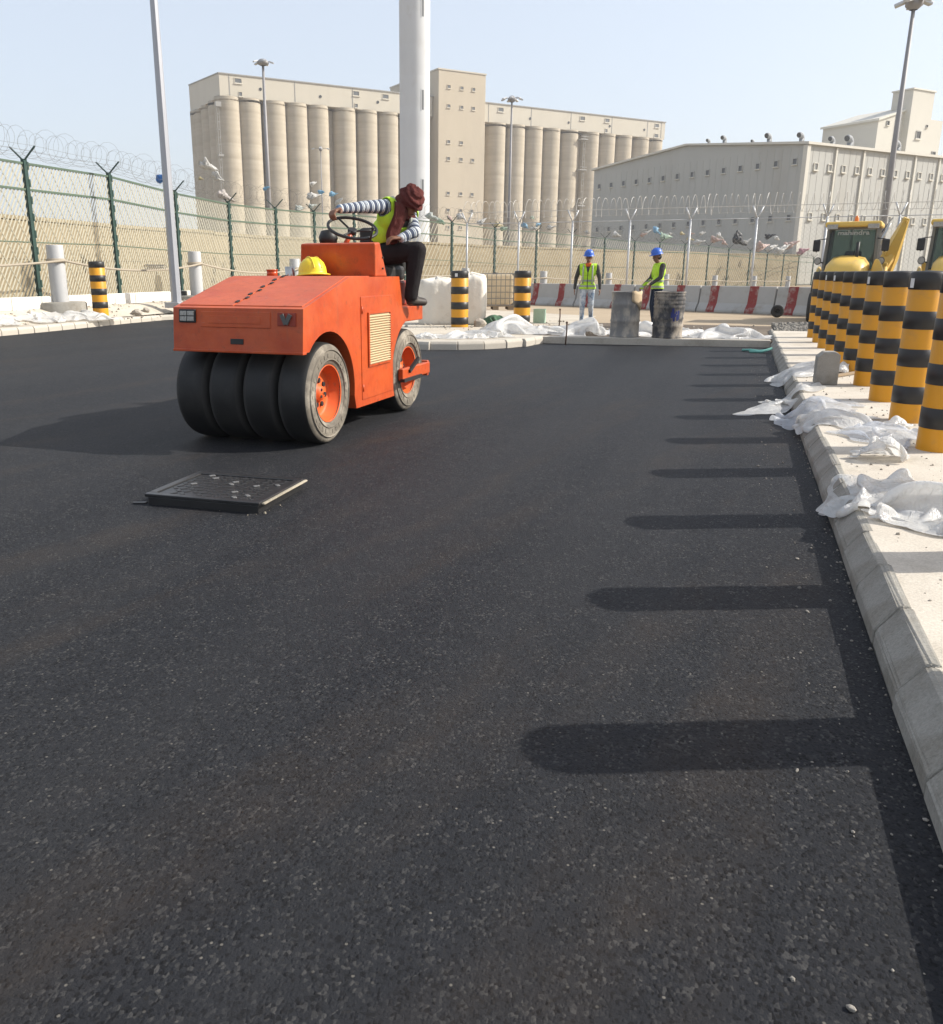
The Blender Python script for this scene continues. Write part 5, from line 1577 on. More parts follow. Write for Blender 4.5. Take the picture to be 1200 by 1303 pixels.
# ------------------------------------------------------------------ backhoe loaders
MAT['loader'] = worn('loader_yellow', lin(0.68, 0.45, 0.10), lin(0.60, 0.39, 0.085), rough=0.45, scale=2.5, dirt=lin(0.42, 0.30, 0.14), dscale=2.0, da=0.55, db=0.78, bump=0.05)
def glass_mat(name, tint, refl=0.22):
    m, nt, b = nodes(name)
    tr = nt.nodes.new('ShaderNodeBsdfTransparent'); tr.inputs[0].default_value = tint
    b.inputs['Base Color'].default_value = (0.10, 0.105, 0.105, 1); b.inputs['Roughness'].default_value = 0.06
    mx = nt.nodes.new('ShaderNodeMixShader'); v = tc(nt, 1.0)
    du = nt.nodes.new('ShaderNodeMapRange'); du.inputs['To Min'].default_value = refl - 0.1; du.inputs['To Max'].default_value = refl + 0.18
    nt.links.new(ntex(nt, v, 1.3, 5, 0.6), du.inputs[0]); nt.links.new(du.outputs[0], mx.inputs[0])
    nt.links.new(tr.outputs[0], mx.inputs[1]); nt.links.new(b.outputs[0], mx.inputs[2])
    nt.links.new(mx.outputs[0], nt.nodes['Material Output'].inputs[0])
    return m
MAT['cabglass'] = glass_mat('cab_glass', (0.62, 0.66, 0.66, 1), 0.24)
MAT['greenglass'] = glass_mat('rear_window', (0.66, 0.80, 0.72, 1))
MAT['cabgrey'] = worn('cab_grey', lin(0.20, 0.19, 0.165), rough=0.6, scale=4, bump=0)
MAT['rubber'] = worn('rubber', lin(0.03, 0.029, 0.028), lin(0.06, 0.055, 0.048), rough=0.85, scale=6, bump=0.3)
MAT['letter'] = plain('lettering', lin(0.42, 0.42, 0.41), 0.6)
MAT['amber'] = plain('amber', lin(0.75, 0.20, 0.03), 0.3)

def text_mesh(body, size, mat, extrude=0.003):
    cu = bpy.data.curves.new('t', 'FONT'); cu.body = body; cu.size = size; cu.extrude = extrude; cu.align_x = 'CENTER'; cu.align_y = 'CENTER'
    cu.offset = 0.004
    o = bpy.data.objects.new('t', cu); COL.objects.link(o)
    dg = bpy.context.evaluated_depsgraph_get(); dg.update()
    me = bpy.data.meshes.new_from_object(o.evaluated_get(dg))
    bpy.data.objects.remove(o)
    me.materials.clear(); me.materials.append(mat)
    return me

def backhoe(loc, rz, label):
    root = empty('backhoe_loader', loc, rz, label, 'loader', 'yellow backhoe loaders')
    Y = MAT['loader']; B = MAT['blackmetal']
    # chassis and hood
    MB().box(-0.42, 0.42, -2.1, 1.6, 0.45, 0.85).build('chassis', B, root, bevel=0.03)
    hood = MB()
    rings = []
    for (y, w, zb, zt) in ((-1.95, 0.46, 0.75, 1.25), (-1.88, 0.54, 0.72, 1.46), (-1.4, 0.58, 0.72, 1.64), (-0.62, 0.60, 0.72, 1.72)):
        ring = []
        pr = [(-1, 0), (-1, 0.55), (-0.93, 0.80), (-0.72, 0.95), (-0.35, 1.0), (0.35, 1.0), (0.72, 0.95), (0.93, 0.80), (1, 0.55), (1, 0)]
        for (a, b) in pr: ring.append(V(a * w, y, zb + (zt - zb) * b))
        rings.append(ring)
    hood.loft(rings); hd_ = hood.build('hood', Y, root)
    MB().box(-0.30, 0.30, -1.985, -1.95, 0.80, 1.12).build('grille', B, hd_, fix=False)
    MB().tube([(0.22, -0.95, 1.5), (0.22, -0.95, 2.05)], 0.045, 10).build('exhaust', B, hd_)
    # cab: posts, glass, roof with visor
    def cw(z): return 0.70 - 0.05 * (z - 1.0) / 1.5
    posts = MB()
    for s in (-1, 1):
        posts.bar((s * cw(1.0), -0.58, 0.95), (s * cw(2.45), -0.48, 2.42), 0.075, 0.075)
        posts.bar((s * cw(1.0), 0.72, 0.95), (s * cw(2.45), 0.68, 2.42), 0.075, 0.075)
        posts.bar((s * cw(1.0), 0.10, 0.95), (s * cw(2.45), 0.10, 2.42), 0.06, 0.06)
    posts.bar((-0.70, -0.58, 0.98), (0.70, -0.58, 0.98), 0.09, 0.12); posts.bar((-0.66, -0.49, 2.40), (0.66, -0.49, 2.40), 0.06, 0.06)
    posts.build('cab_frame', MAT['cabgrey'], root, fix=False)
    ws = MB()
    ws.add([V(-0.66, -0.59, 1.0), V(0.66, -0.59, 1.0), V(0.61, -0.50, 2.42), V(-0.61, -0.50, 2.42), V(-0.66, -0.575, 1.0), V(0.66, -0.575, 1.0), V(0.61, -0.485, 2.42), V(-0.61, -0.485, 2.42)], [(0, 1, 2, 3), (7, 6, 5, 4), (0, 4, 5, 1), (1, 5, 6, 2), (2, 6, 7, 3), (3, 7, 4, 0)])
    wsg = ws.build('windscreen', MAT['cabglass'], root)
    t = link_mesh('lettering', text_mesh('mahindra', 0.20, MAT['letter']), wsg, (0.02, -0.512, 2.29))
    t.rotation_euler = (R(90 - 3.5), 0, 0); t.scale = (1.15, 0.8, 1)
    # seat and wheel inside the cab
    MB().box(-0.25, 0.25, 0.15, 0.62, 0.95, 1.25).build('driver_seat', B, root, bevel=0.05)
    MB().box(-0.24, 0.24, 0.52, 0.64, 1.26, 1.85).build('seat_back', B, root, bevel=0.04)
    m_ = MB(); m_.tube([(0.19 * math.cos(a), -0.18 + 0.08 * math.sin(a), 1.42 + 0.17 * math.sin(a)) for a in [2 * PI * i / 20 for i in range(20)]], 0.015, 6, False, closed=True); m_.tube([(0, -0.18, 1.42), (0, -0.35, 1.0)], 0.03, 8); m_.build('steering_wheel', B, root)
    MB().box(-0.66, 0.66, -0.52, 0.70, 0.86, 0.945).build('cab_floor', B, root, fix=False)
    wp = MB(); wp.bar((-0.25, -0.58, 1.05), (0.12, -0.535, 1.85), 0.02, 0.02); wp.build('wiper', B, wsg, fix=False)
    for s in (-1, 1):
        g = MB(); g.bar((s * 0.665, -0.50, 1.70), (s * 0.665, 0.66, 1.70), 0.012, 1.40); g.build('side_window', MAT['cabglass'], root, fix=False)
        g = MB(); g.bar((s * 0.695, -0.55, 0.55), (s * 0.695, 0.70, 0.55), 0.05, 0.86); g.build('side_panel', Y, root, fix=False)
    g = MB(); g.box(-0.62, 0.62, 0.70, 0.712, 1.0, 2.4); g.build('back_window', MAT['greenglass'], root, fix=False)
    rf_ = MB(); rf_.box(-0.76, 0.76, -0.74, 0.86, 2.43, 2.57); roof = rf_.build('roof', Y, root, bevel=0.05, seg=3)
    for s in (-1, 1):
        m_ = MB(); m_.box(s * 0.55 - 0.15, s * 0.55 + 0.15, -0.775, -0.735, 2.38, 2.50); m_.build('roof_lamp', MAT['lens'], roof, bevel=0.01)
    m_ = MB(); m_.lathe([(0.06, 2.57), (0.06, 2.62), (0.05, 2.70), (0.005, 2.73)], 14, Matrix.Translation((0.05, -0.35, 0))); m_.build('beacon', MAT['amber'], roof)
    m_ = MB(); m_.prism([(0.62, 1.25), (1.0, 1.25), (0.90, 1.48), (0.80, 1.62), (0.72, 1.62)], -1.05, -0.62, 'y'); m_.build('front_mudguard', Y, root, bevel=0.03)
    # mirrors and work lamps
    for s in (-1, 1):
        m_ = MB(); m_.tube([(s * 0.68, -0.52, 2.15), (s * 0.92, -0.72, 2.12), (s * 0.92, -0.72, 1.80)], 0.014, 6)
        mr = m_.build('mirror_arm', B, root)
        m_ = MB(); m_.box(s * 0.93 - 0.10, s * 0.93 + 0.10, -0.76, -0.70, 1.82, 2.12); m_.build('mirror', B, mr, bevel=0.03)
        m_ = MB(); m_.lathe([(0.09, 0), (0.10, 0.02), (0.08, 0.09), (0.005, 0.11)], 16, Matrix.Translation((s * 0.86, -0.66, 1.58)) @ Matrix.Rotation(R(-90), 4, 'X')); m_.build('work_lamp', B, root)
        m_ = MB(); m_.cyl((s * 0.86, -0.665, 1.58), (s * 0.86, -0.68, 1.58), 0.082, n=16); m_.build('lamp_glass', MAT['lens'], root)
        m_ = MB(); m_.bar((s * 0.70, -0.55, 1.52), (s * 0.86, -0.62, 1.58), 0.03, 0.03); m_.build('lamp_bracket', B, root, fix=False)
        # wheels
        for (y, r, w) in ((-1.62, 0.40, 0.30), (0.80, 0.66, 0.42)):
            m_ = MB(); x0 = s * (0.62 if r < 0.5 else 0.72)
            m_.lathe([(r * 0.5, -w / 2), (r * 0.93, -w / 2), (r, -w * 0.35), (r, w * 0.35), (r * 0.93, w / 2), (r * 0.5, w / 2)], 28, Matrix.Translation((x0 + s * w * 0.3, y, r)) @ Matrix.Rotation(R(90), 4, 'Y'))
            wh = m_.build('wheel', MAT['rubber'], root)
            m_ = MB(); m_.cyl((x0 + s * w * 0.1, y, r), (x0 + s * w * 0.55, y, r), r * 0.5, n=20); m_.build('rim', Y, wh)
        # rear mudguard
        m_ = MB(); m_.tube([(s * 0.95, 0.80 + 0.74 * math.cos(a), 0.66 + 0.74 * math.sin(a)) for a in [R(20 + 14 * i) for i in range(11)]], 0.05, 6); m_.build('mudguard', Y, root)
        # loader arms
        m_ = MB(); m_.tube([(s * 0.60, -0.55, 1.30), (s * 0.60, -1.4, 1.05), (s * 0.60, -2.1, 0.55), (s * 0.60, -2.3, 0.40)], [0.08, 0.09, 0.09, 0.07], 6); m_.build('loader_arm', Y, root)
        m_ = MB(); m_.tube([(s * 0.55, -0.75, 0.80), (s * 0.58, -1.9, 0.62)], 0.04, 8); m_.build('hydraulic_ram', MAT['chrome'], root)
    root.scale = (0.86, 0.9, 0.98)
    bk = MB(); prof = [(-2.20, 0.10), (-2.75, 0.08), (-2.78, 0.11), (-2.35, 0.20), (-2.22, 0.45), (-2.40, 0.72), (-2.36, 0.74), (-2.16, 0.50)]
    bk.prism(prof, -0.68, 0.68, 'x'); bk.build('bucket', Y, root)
    # backhoe boom folded up behind the cab
    bm_ = MB()
    for (p0, p1, w0, w1) in (((0.45, 1.75, 0.7), (0.92, 2.2, 1.75), 0.36, 0.42), ((0.92, 2.2, 1.75), (1.28, 2.05, 2.75), 0.42, 0.16)):
        bm_.tube([p0, p1], [w0 * 0.6, w1 * 0.6], 4)
    boom = bm_.build('boom', Y, root)
    m_ = MB(); m_.tube([(1.28, 2.05, 2.72), (1.05, 2.65, 1.65), (0.95, 2.75, 1.25)], [0.11, 0.16, 0.12], 4); m_.build('dipper', Y, root)
    m_ = MB(); m_.tube([(0.42, 1.95, 1.6), (0.86, 1.98, 2.62)], [0.05, 0.03], 8); m_.build('boom_ram', MAT['chrome'], boom)
    m_ = MB(); m_.tube([(0.55, 1.6, 1.7), (0.62, 1.55, 2.3), (0.9, 1.9, 2.75)], 0.022, 6); m_.build('hose', B, boom)
    m_ = MB(); m_.prism([(2.35, 1.30), (2.95, 1.20), (3.0, 0.85), (2.7, 0.65), (2.66, 0.70), (2.85, 0.95), (2.6, 1.15)], 0.45, 0.95, 'x'); m_.build('digging_bucket', B, root)
    m_ = MB(); m_.box(-0.9, 0.9, 1.5, 1.7, 0.3, 1.0); m_.build('rear_frame', Y, root, bevel=0.03)
    for s in (-1, 1):
        m_ = MB(); m_.box(s * 0.85 - 0.09, s * 0.85 + 0.09, 1.6, 1.8, 0.1, 1.55); m_.build('stabiliser', Y, root, bevel=0.02)
    return root
backhoe((2.62, 26.0, 0.03), R(-10), 'yellow backhoe loader with full cab and folded boom showing behind the bollards')
backhoe((4.95, 25.4, 0.03), R(-12), 'yellow backhoe loader cut off by the right edge of the picture')

# ------------------------------------------------------------------ junction clutter
MAT['drum1'] = worn('drum_grey', lin(0.16, 0.155, 0.15), lin(0.26, 0.25, 0.235), rough=0.75, scale=6, amt=1.0, dirt=lin(0.42, 0.37, 0.30), dscale=3.5, da=0.48, db=0.62, bump=0.15, stretch=(1, 1, 0.5))
MAT['drum2'] = worn('drum_dark', lin(0.045, 0.045, 0.05), lin(0.10, 0.095, 0.09), rough=0.7, scale=4, dirt=lin(0.34, 0.29, 0.23), dscale=3.6, da=0.45, db=0.60, bump=0.15, stretch=(1, 1, 0.7))
MAT['tan'] = worn('tan_paper', lin(0.52, 0.40, 0.26), lin(0.42, 0.32, 0.20), rough=0.9, scale=5, bump=0.3)
MAT['bluepaint'] = plain('blue_mark', lin(0.02, 0.03, 0.16), 0.6)
def drum(loc, mat, label, ribs, rad=0.27):
    root = empty('steel_drum', loc, rng.uniform(0, 1), label, 'drum')
    r, h = rad, 0.83
    prof = [(0.005, 0.02), (r - 0.02, 0.02), (r - 0.015, 0.0), (r + 0.008, 0.0), (r + 0.008, 0.02), (r, 0.03)]
    for z in ribs: prof += [(r, z - 0.025), (r + 0.012, z), (r, z + 0.025)]
    prof += [(r, h - 0.03), (r + 0.009, h - 0.02), (r + 0.009, h), (r - 0.01, h), (r - 0.012, h - 0.06), (r - 0.014, 0.5), (0.005, 0.48)]
    mb = MB(); mb.lathe(prof, 36)
    me = mb.mesh('shell', mat)
    for v in me.vertices:
        k = noise.noise((v.co.x * 4 + loc[0], v.co.y * 4, v.co.z * 3)) * 0.010
        d = V(v.co.x, v.co.y, 0)
        if d.length > 0.2: v.co += d.normalized() * k
    link_mesh('shell', me, root)
    mb = MB(); mb.cyl((0, 0, 0.5), (0, 0, 0.62), r - 0.03, n=24); mb.build('contents', MAT['mud'], root)
    return root
D1 = drum((-2.02, 16.72, 0.125), MAT['drum1'], 'battered grey steel drum with tan sheet over its rim', (0.30, 0.60), 0.265)
mb = MB(); vs = []; fs = []
for i in range(7):
    for j in range(5):
        a = R(-62 + 13 * i) - D1.rotation_euler.z
        z = 0.835 - 0.085 * j * (1.0 - 0.13 * abs(i - 4)) + 0.012 * math.sin(i * 2 + j)
        rr = 0.283 + 0.006 * math.sin(3 * i + j)
        vs.append(V(rr * math.cos(a), rr * math.sin(a), z))
for i in range(6):
    for j in range(4): fs.append((i * 5 + j, i * 5 + 5 + j, i * 5 + 6 + j, i * 5 + 1 + j))
mb.add(vs, fs, 0, True)
o = mb.build('paper_sheet', MAT['tan'], None, fix=True, loc=(-2.02, 16.72, 0.125))
o.rotation_euler = (0, 0, D1.rotation_euler.z)
so = o.modifiers.new('t', 'SOLIDIFY'); so.thickness = 0.006
tag(o, 'tan paper sheet hanging over the rim of the grey drum', 'paper')
D2_ = drum((-1.24, 16.75, 0.125), MAT['drum2'], 'dark ribbed steel drum splashed with cement beside grey drum', (0.22, 0.36, 0.56, 0.63, 0.70, 0.77))
# blue mark painted on the dark drum
mb = MB()
for k in range(7):
    a = R(-78 + 4 * k); a2 = a + R(7)
    z = 0.42 + 0.05 * math.sin(k * 2.1); hh_ = 0.05 + 0.03 * math.sin(k * 1.3)
    aa = a - D2_.rotation_euler.z; bb = a2 - D2_.rotation_euler.z; r = 0.298
    mb.add([V(r * math.cos(aa), r * math.sin(aa), z - hh_), V(r * math.cos(bb), r * math.sin(bb), z - hh_), V(r * math.cos(bb), r * math.sin(bb), z + hh_), V(r * math.cos(aa), r * math.sin(aa), z + hh_)], [(0, 1, 2, 3)])
mb.build('blue_mark', MAT['bluepaint'], D2_, fix=False)

# caged tank
MAT['tankwhite'] = plastic_material('tank_white', lin(0.82, 0.72, 0.56), 0.45, 0.6, lin(0.42, 0.33, 0.22))
MAT['cagesteel'] = worn('cage_steel', lin(0.26, 0.25, 0.23), rough=0.5, metal=0.3, scale=5, bump=0)
MAT['pallet'] = worn('pallet_wood', lin(0.30, 0.22, 0.14), rough=0.9, scale=6, bump=0.2)
IB = empty('caged_tank', (-7.50, 27.5, 0.135), R(20), 'white plastic bulk tank in a steel cage on a pallet', 'tank')
MB().box(-0.55, 0.55, -0.45, 0.45, 0.17, 1.10).build('tank', MAT['tankwhite'], IB, bevel=0.08, seg=3)
mb = MB()
for x in [-0.58 + 0.145 * i for i in range(9)]:
    for y in (-0.485, 0.485): mb.bar((x, y, 0.14), (x, y, 1.13), 0.018, 0.018)
for y in [-0.485 + 0.1386 * i for i in range(8)]:
    for x in (-0.585, 0.585): mb.bar((x, y, 0.14), (x, y, 1.13), 0.018, 0.018)
for z in (0.15, 0.36, 0.55, 0.74, 0.93, 1.12):
    for y in (-0.495, 0.495): mb.bar((-0.59, y, z), (0.59, y, z), 0.022, 0.022)
    for x in (-0.595, 0.595): mb.bar((x, -0.49, z), (x, 0.49, z), 0.022, 0.022)
mb.build('cage', MAT['cagesteel'], IB, fix=False)
pm = MB().box(-0.09, 0.09, -0.5, 0.5, 0, 0.10).mesh('pallet_foot', MAT['pallet'], fix=False)
for x in (-0.48, 0, 0.48): link_mesh('pallet_foot', pm, IB, (x, 0, 0))
MB().box(-0.6, 0.6, -0.5, 0.5, 0.102, 0.135).build('pallet_deck', MAT['pallet'], IB, fix=False)
mb = MB(); mb.lathe([(0.09, 1.10), (0.09, 1.15), (0.005, 1.155)], 16); mb.build('cap', MAT['blackmetal'], IB)

# crumpled forms
import numpy as np
MAT['sheetwhite'] = plastic_material('sheet_white', lin(0.84, 0.835, 0.82), 0.22, 0.42, lin(0.52, 0.44, 0.33), 0.13)
MAT['sheetblue'] = plastic_material('sheet_bluish', lin(0.74, 0.77, 0.82), 0.20, 0.40, lin(0.50, 0.44, 0.35), 0.28)
MAT['bulk'] = worn('bulk_bag', lin(0.74, 0.69, 0.60), lin(0.66, 0.60, 0.51), rough=0.8, scale=3, dirt=lin(0.50, 0.42, 0.32), dscale=2, da=0.55, db=0.75, bump=0.5, bscale=9, bdist=0.03)
def gz_right(x, y):
    return np.interp(x, [0.50, 0.55, 0.575, 0.65, 0.70], [0.0, 0.03, 0.07, 0.150, 0.152])
def flat(z):
    return lambda x, y: np.zeros_like(x) + z
def drape(cx, cy, L, W, H, rz, seed, gz, comp, nu, nv, mound, steps=110):
    """lets a real sheet fall in folds: points with fixed edge lengths, pushed together and dropped over what lies beneath"""
    off = V(seed * 7.3, seed * 3.1, seed * 1.7)
    rest = np.zeros((nu, nv, 2)); p = np.zeros((nu, nv, 3))
    for i in range(nu):
        for j in range(nv):
            a = -1 + 2 * i / (nu - 1); b = -1 + 2 * j / (nv - 1)
            u = a * math.sqrt(1 - b * b / 2); v = b * math.sqrt(1 - a * a / 2)      # square to disc: soft outline
            r = math.hypot(u, v); t = math.atan2(v, u)
            e = 1 + (0.28 * noise.noise(V(math.cos(t) * 1.2, math.sin(t) * 1.2, 0) + off) + 0.10 * noise.noise(V(math.cos(t) * 4, math.sin(t) * 4, 0) + off)) * r
            u *= e; v *= e
            rest[i, j] = (L * u / comp, W * v / comp)
            n1 = noise.noise(V(u * 1.2, v * 1.2, 0) + off); n2 = noise.noise(V(u * 1.2, v * 1.2, 5) + off)
            n3 = noise.noise(V(u * 1.5 + 0.6 * n1, v * 3.4, 9) + off); n4 = noise.noise(V(u * 4, v * 5, 2) + off)
            p[i, j] = (L * (u + 0.22 * n1), W * (v + 0.22 * n2), H * (0.9 + 1.3 * n3 + 0.4 * n4))
    ca, sa = math.cos(rz), math.sin(rz)
    x = p[..., 0] * ca - p[..., 1] * sa + cx; y = p[..., 0] * sa + p[..., 1] * ca + cy
    def ground(X, Y):
        dx = ((X - cx) * ca + (Y - cy) * sa) / L; dy = (-(X - cx) * sa + (Y - cy) * ca) / W
        lump = 0.0
        for q in range(3):
            ox = 0.45 * noise.noise(V(q * 3.7, 1.3, 0) + off); oy = 0.45 * noise.noise(V(q * 2.1, 7.3, 0) + off)
            lump = np.maximum(lump, np.clip(1 - ((dx - ox * 1.4) ** 2 + (dy - oy * 1.4) ** 2) / (0.30 + 0.1 * q), 0, 1) ** 0.7 * (1 - 0.22 * q))
        return gz(X, Y) + mound * lump + 0.006
    p[..., 0] = x; p[..., 1] = y; p[..., 2] += ground(x, y)
    vel = np.zeros_like(p)
    pairs = []
    def reg(sa_, sb_, k):
        ra, rb = rest[sa_], rest[sb_]
        if ra.shape != rb.shape or ra.size == 0: return
        pairs.append((sa_, sb_, np.sqrt(((ra - rb) ** 2).sum(-1, keepdims=True)), k))
    S_ = slice
    for sp, k in ((1, 0.9), (2, 0.30), (4, 0.20)):
        for o in range(2 * sp if sp > 1 else 2):
            m = len(range(o + sp, nu, 2 * sp)); reg((S_(o, o + 2 * sp * m, 2 * sp), S_(None)) if False else (S_(o, nu - sp, 2 * sp), S_(None)), (S_(o + sp, nu, 2 * sp), S_(None)), k)
            reg((S_(None), S_(o, nv - sp, 2 * sp)), (S_(None), S_(o + sp, nv, 2 * sp)), k)
    for o in (0, 1):
        reg((S_(o, nu - 1, 2), S_(0, nv - 1)), (S_(o + 1, nu, 2), S_(1, nv)), 0.12)
        reg((S_(o + 1, nu, 2), S_(0, nv - 1)), (S_(o, nu - 1, 2), S_(1, nv)), 0.12)
    for st in range(steps):
        vel *= 0.90
        vel[..., 2] -= 0.0011
        prev = p.copy()
        p += vel
        for it in range(4):
            for (A_, B_, rs, k) in pairs:
                a = p[A_]; b = p[B_]
                d = b - a
                ln = np.sqrt((d * d).sum(-1, keepdims=True)) + 1e-9
                c = d * (0.5 * k * (ln - rs) / ln)
                p[A_] = a + c; p[B_] = b - c
            g = ground(p[..., 0], p[..., 1])
            hit = p[..., 2] < g
            p[..., 2] = np.where(hit, g, p[..., 2])
            for q in (0, 1): p[..., q] = np.where(hit, p[..., q] * 0.3 + prev[..., q] * 0.7, p[..., q])
        vel = np.clip(p - prev, -0.03, 0.03)
    return p
def crumple(name, label, cx, cy, L, W, H, rz, seed, mat, gz, cat='plastic sheet', group=None, comp=0.74, nu=56, nv=44, mound=0.0, **kw):
    p = drape(cx, cy, L, W, H, rz, seed, gz, comp, nu, nv, mound)
    base = V(cx, cy, float(gz(np.array(cx), np.array(cy))))
    vs = [V(*map(float, q)) for q in p.reshape(-1, 3)]
    fs = [(i * nv + j, i * nv + nv + j, i * nv + nv + j + 1, i * nv + j + 1) for i in range(nu - 1) for j in range(nv - 1)]
    mb = MB(base); mb.add(vs, fs, 0, True)
    o = mb.build(name, mat, None, fix=False, loc=base)
    sb = o.modifiers.new('s', 'SUBSURF'); sb.levels = 1; sb.render_levels = 1
    return tag(o, label, cat, group)
GP = 'crumpled plastic sheets on the pavement'
crumple('plastic_sheet', 'large crumpled white plastic sheet spilling over the kerb nearest the camera', 1.02, 4.78, 0.60, 0.40, 0.26, R(-60), 1, MAT['sheetwhite'], gz_right, group=GP, fold=(1.0, 4.5), mound=0.10)
crumple('plastic_sheet', 'trailing white plastic sheet stretched towards the right edge', 1.17, 4.30, 0.45, 0.22, 0.13, R(-30), 12, MAT['sheetwhite'], gz_right, group=GP, fold=(0.8, 4.0), mound=0.05)
crumple('plastic_sheet', 'bright white balled plastic sheet beside the first bollard', 0.92, 6.02, 0.19, 0.20, 0.30, R(20), 2, MAT['sheetwhite'], gz_right, group=GP, fold=(2.2, 3.2), sharp=0.55, mound=0.15)
crumple('plastic_sheet', 'bluish-white plastic sheet lying between ball of plastic and second bollard', 1.06, 6.85, 0.26, 0.40, 0.16, R(10), 3, MAT['sheetblue'], gz_right, group=GP, fold=(1.4, 3.5), mound=0.07)
crumple('plastic_sheet', 'crumpled white sheet behind the smooth bluish one before the third bollard', 0.80, 7.55, 0.30, 0.42, 0.16, R(30), 4, MAT['sheetwhite'], gz_right, group=GP, fold=(1.5, 4), mound=0.09)
crumple('plastic_sheet', 'smooth bluish plastic sheet lying in front of the grey concrete block', 0.72, 8.3, 0.32, 0.50, 0.20, R(-12), 5, MAT['sheetblue'], gz_right, group=GP, sharp=0.25, fold=(1, 2), mound=0.08)
crumple('plastic_sheet', 'ragged dirty white plastic sheet hanging over the kerb onto asphalt', 0.50, 9.3, 0.24, 0.62, 0.16, R(-24), 6, MAT['sheetwhite'], gz_right, group=GP, fold=(2, 5), rag=0.4, mound=0.05)
crumple('plastic_sheet', 'white plastic sheet lying behind the grey concrete block', 0.86, 11.3, 0.34, 0.70, 0.16, R(-18), 8, MAT['sheetwhite'], gz_right, group=GP, fold=(1.5, 4), mound=0.08)
crumple('plastic_sheet', 'small twist of white plastic at the foot of the second bollard', 1.22, 7.35, 0.10, 0.12, 0.12, 0, 9, MAT['sheetwhite'], gz_right, group=GP, nu=36, nv=32, mound=0.08)
crumple('plastic_sheet', 'small white bundle of plastic right of the grey concrete block', 1.17, 11.2, 0.12, 0.15, 0.20, 0, 10, MAT['sheetwhite'], gz_right, group=GP, nu=36, nv=32, mound=0.13)
gi = flat(0.137)
ga = flat(0.102)
GI = 'white sheets round the junction'
crumple('plastic_sheet', 'mound of white sheeting in front of the thick bollard on island', -4.25, 17.0, 0.85, 0.55, 0.30, R(15), 20, MAT['sheetwhite'], gi, group=GI, cat='plastic sheet', fold=(1.5, 3), sharp=0.4, mound=0.24)
crumple('plastic_sheet', 'white sheeting spread flat on the island near the kerb', -4.75, 15.5, 0.65, 0.45, 0.10, R(25), 21, MAT['sheetwhite'], gi, group=GI, sharp=0.5, mound=0.05)
crumple('plastic_sheet', 'small white sheet on the island beside the roller rear wheel', -5.35, 14.9, 0.28, 0.22, 0.13, R(25), 22, MAT['sheetwhite'], gi, group=GI, mound=0.10)
crumple('plastic_sheet', 'white sheeting heaped on the apron left of the drums', -3.0, 17.5, 0.62, 0.62, 0.26, R(5), 23, MAT['sheetwhite'], ga, group=GI, fold=(2, 3), mound=0.22)
crumple('plastic_sheet', 'white sheeting between the two steel drums', -1.6, 17.9, 0.85, 0.75, 0.16, R(-5), 24, MAT['sheetwhite'], ga, group=GI, fold=(2, 4), mound=0.10)
crumple('plastic_sheet', 'long white sheeting on the apron right of the dark drum', -0.35, 17.6, 0.85, 0.62, 0.17, R(8), 25, MAT['sheetwhite'], ga, group=GI, fold=(2, 4), mound=0.10)
crumple('cement_bag', 'grey crumpled cement bag lying at the walking worker feet', -3.02, 19.4, 0.32, 0.28, 0.14, R(12), 26, MAT['drum1'], ga, cat='bag', fold=(2, 2), mound=0.10)
def gl(x, y):
    t = np.clip((-14.9 - x - 0.1) / 1.3, 0, 1)
    return 0.16 + 0.33 * (t * t * (3 - 2 * t))
GLV = 'white sheets on the left verge'
crumple('plastic_sheet', 'white sheeting at the foot of the buried bollard on left verge', -15.22, 17.45, 0.75, 0.40, 0.26, R(60), 30, MAT['sheetwhite'], gl, group=GLV, fold=(2, 3), sharp=0.4, mound=0.16)
crumple('plastic_sheet', 'white sheeting on the verge before the concrete post base', -15.35, 16.25, 0.60, 0.30, 0.12, R(75), 31, MAT['sheetwhite'], gl, group=GLV, mound=0.06)
crumple('plastic_sheet', 'white sheeting on the verge at the left picture edge', -15.5, 14.9, 0.60, 0.35, 0.14, R(80), 32, MAT['sheetwhite'], gl, group=GLV, mound=0.10)

# bulk bag
def bulk(loc, sx, sy, h, rz, seed, label):
    mb = MB(); n = 56; rings = []
    off = V(seed * 5.1, seed * 2.3, 0)
    for i in range(26):
        t = i / 25
        z = h * min(1.0, t * 1.12)
        sh_ = 1.0 if t < 0.80 else math.sqrt(max(0.0, 1 - ((t - 0.80) / 0.20) ** 2)) * 0.98 + 0.02
        ring = []
        for j in range(n):
            a = 2 * PI * j / n
            ca, sa = math.cos(a), math.sin(a)
            e = (abs(ca) ** 4.5 + abs(sa) ** 4.5) ** (-1 / 4.5)
            fold_ = 0.05 * noise.noise(V(ca * 5, sa * 5, z * 0.8) + off) + 0.03 * noise.noise(V(ca * 11, sa * 11, z * 0.5) + off)
            bul = 1 + 0.06 * math.sin(PI * min(1, t * 1.1)) + fold_
            zz = z + (0.10 * noise.noise(V(ca * 2, sa * 2, 7) + off) * t) + (0.05 * (1 - sh_))
            ring.append(V(sx * e * ca * bul * sh_, sy * e * sa * bul * sh_, max(0.0, zz)))
        rings.append(ring)
    mb.loft(rings)
    o = mb.build('bulk_bag', MAT['bulk'], None, loc=loc)
    o.rotation_euler = (0, 0, rz)
    return tag(o, label, 'bulk bag', 'white bulk bags behind the roller')
bulk((-5.92, 19.55, 0.13), 0.36, 0.42, 1.10, R(15), 1, 'rounded white bulk bag directly behind the thick bollard')
bulk((-6.68, 19.35, 0.13), 0.40, 0.42, 1.00, R(22), 2, 'white bulk bag between the operator foot and thick bollard')

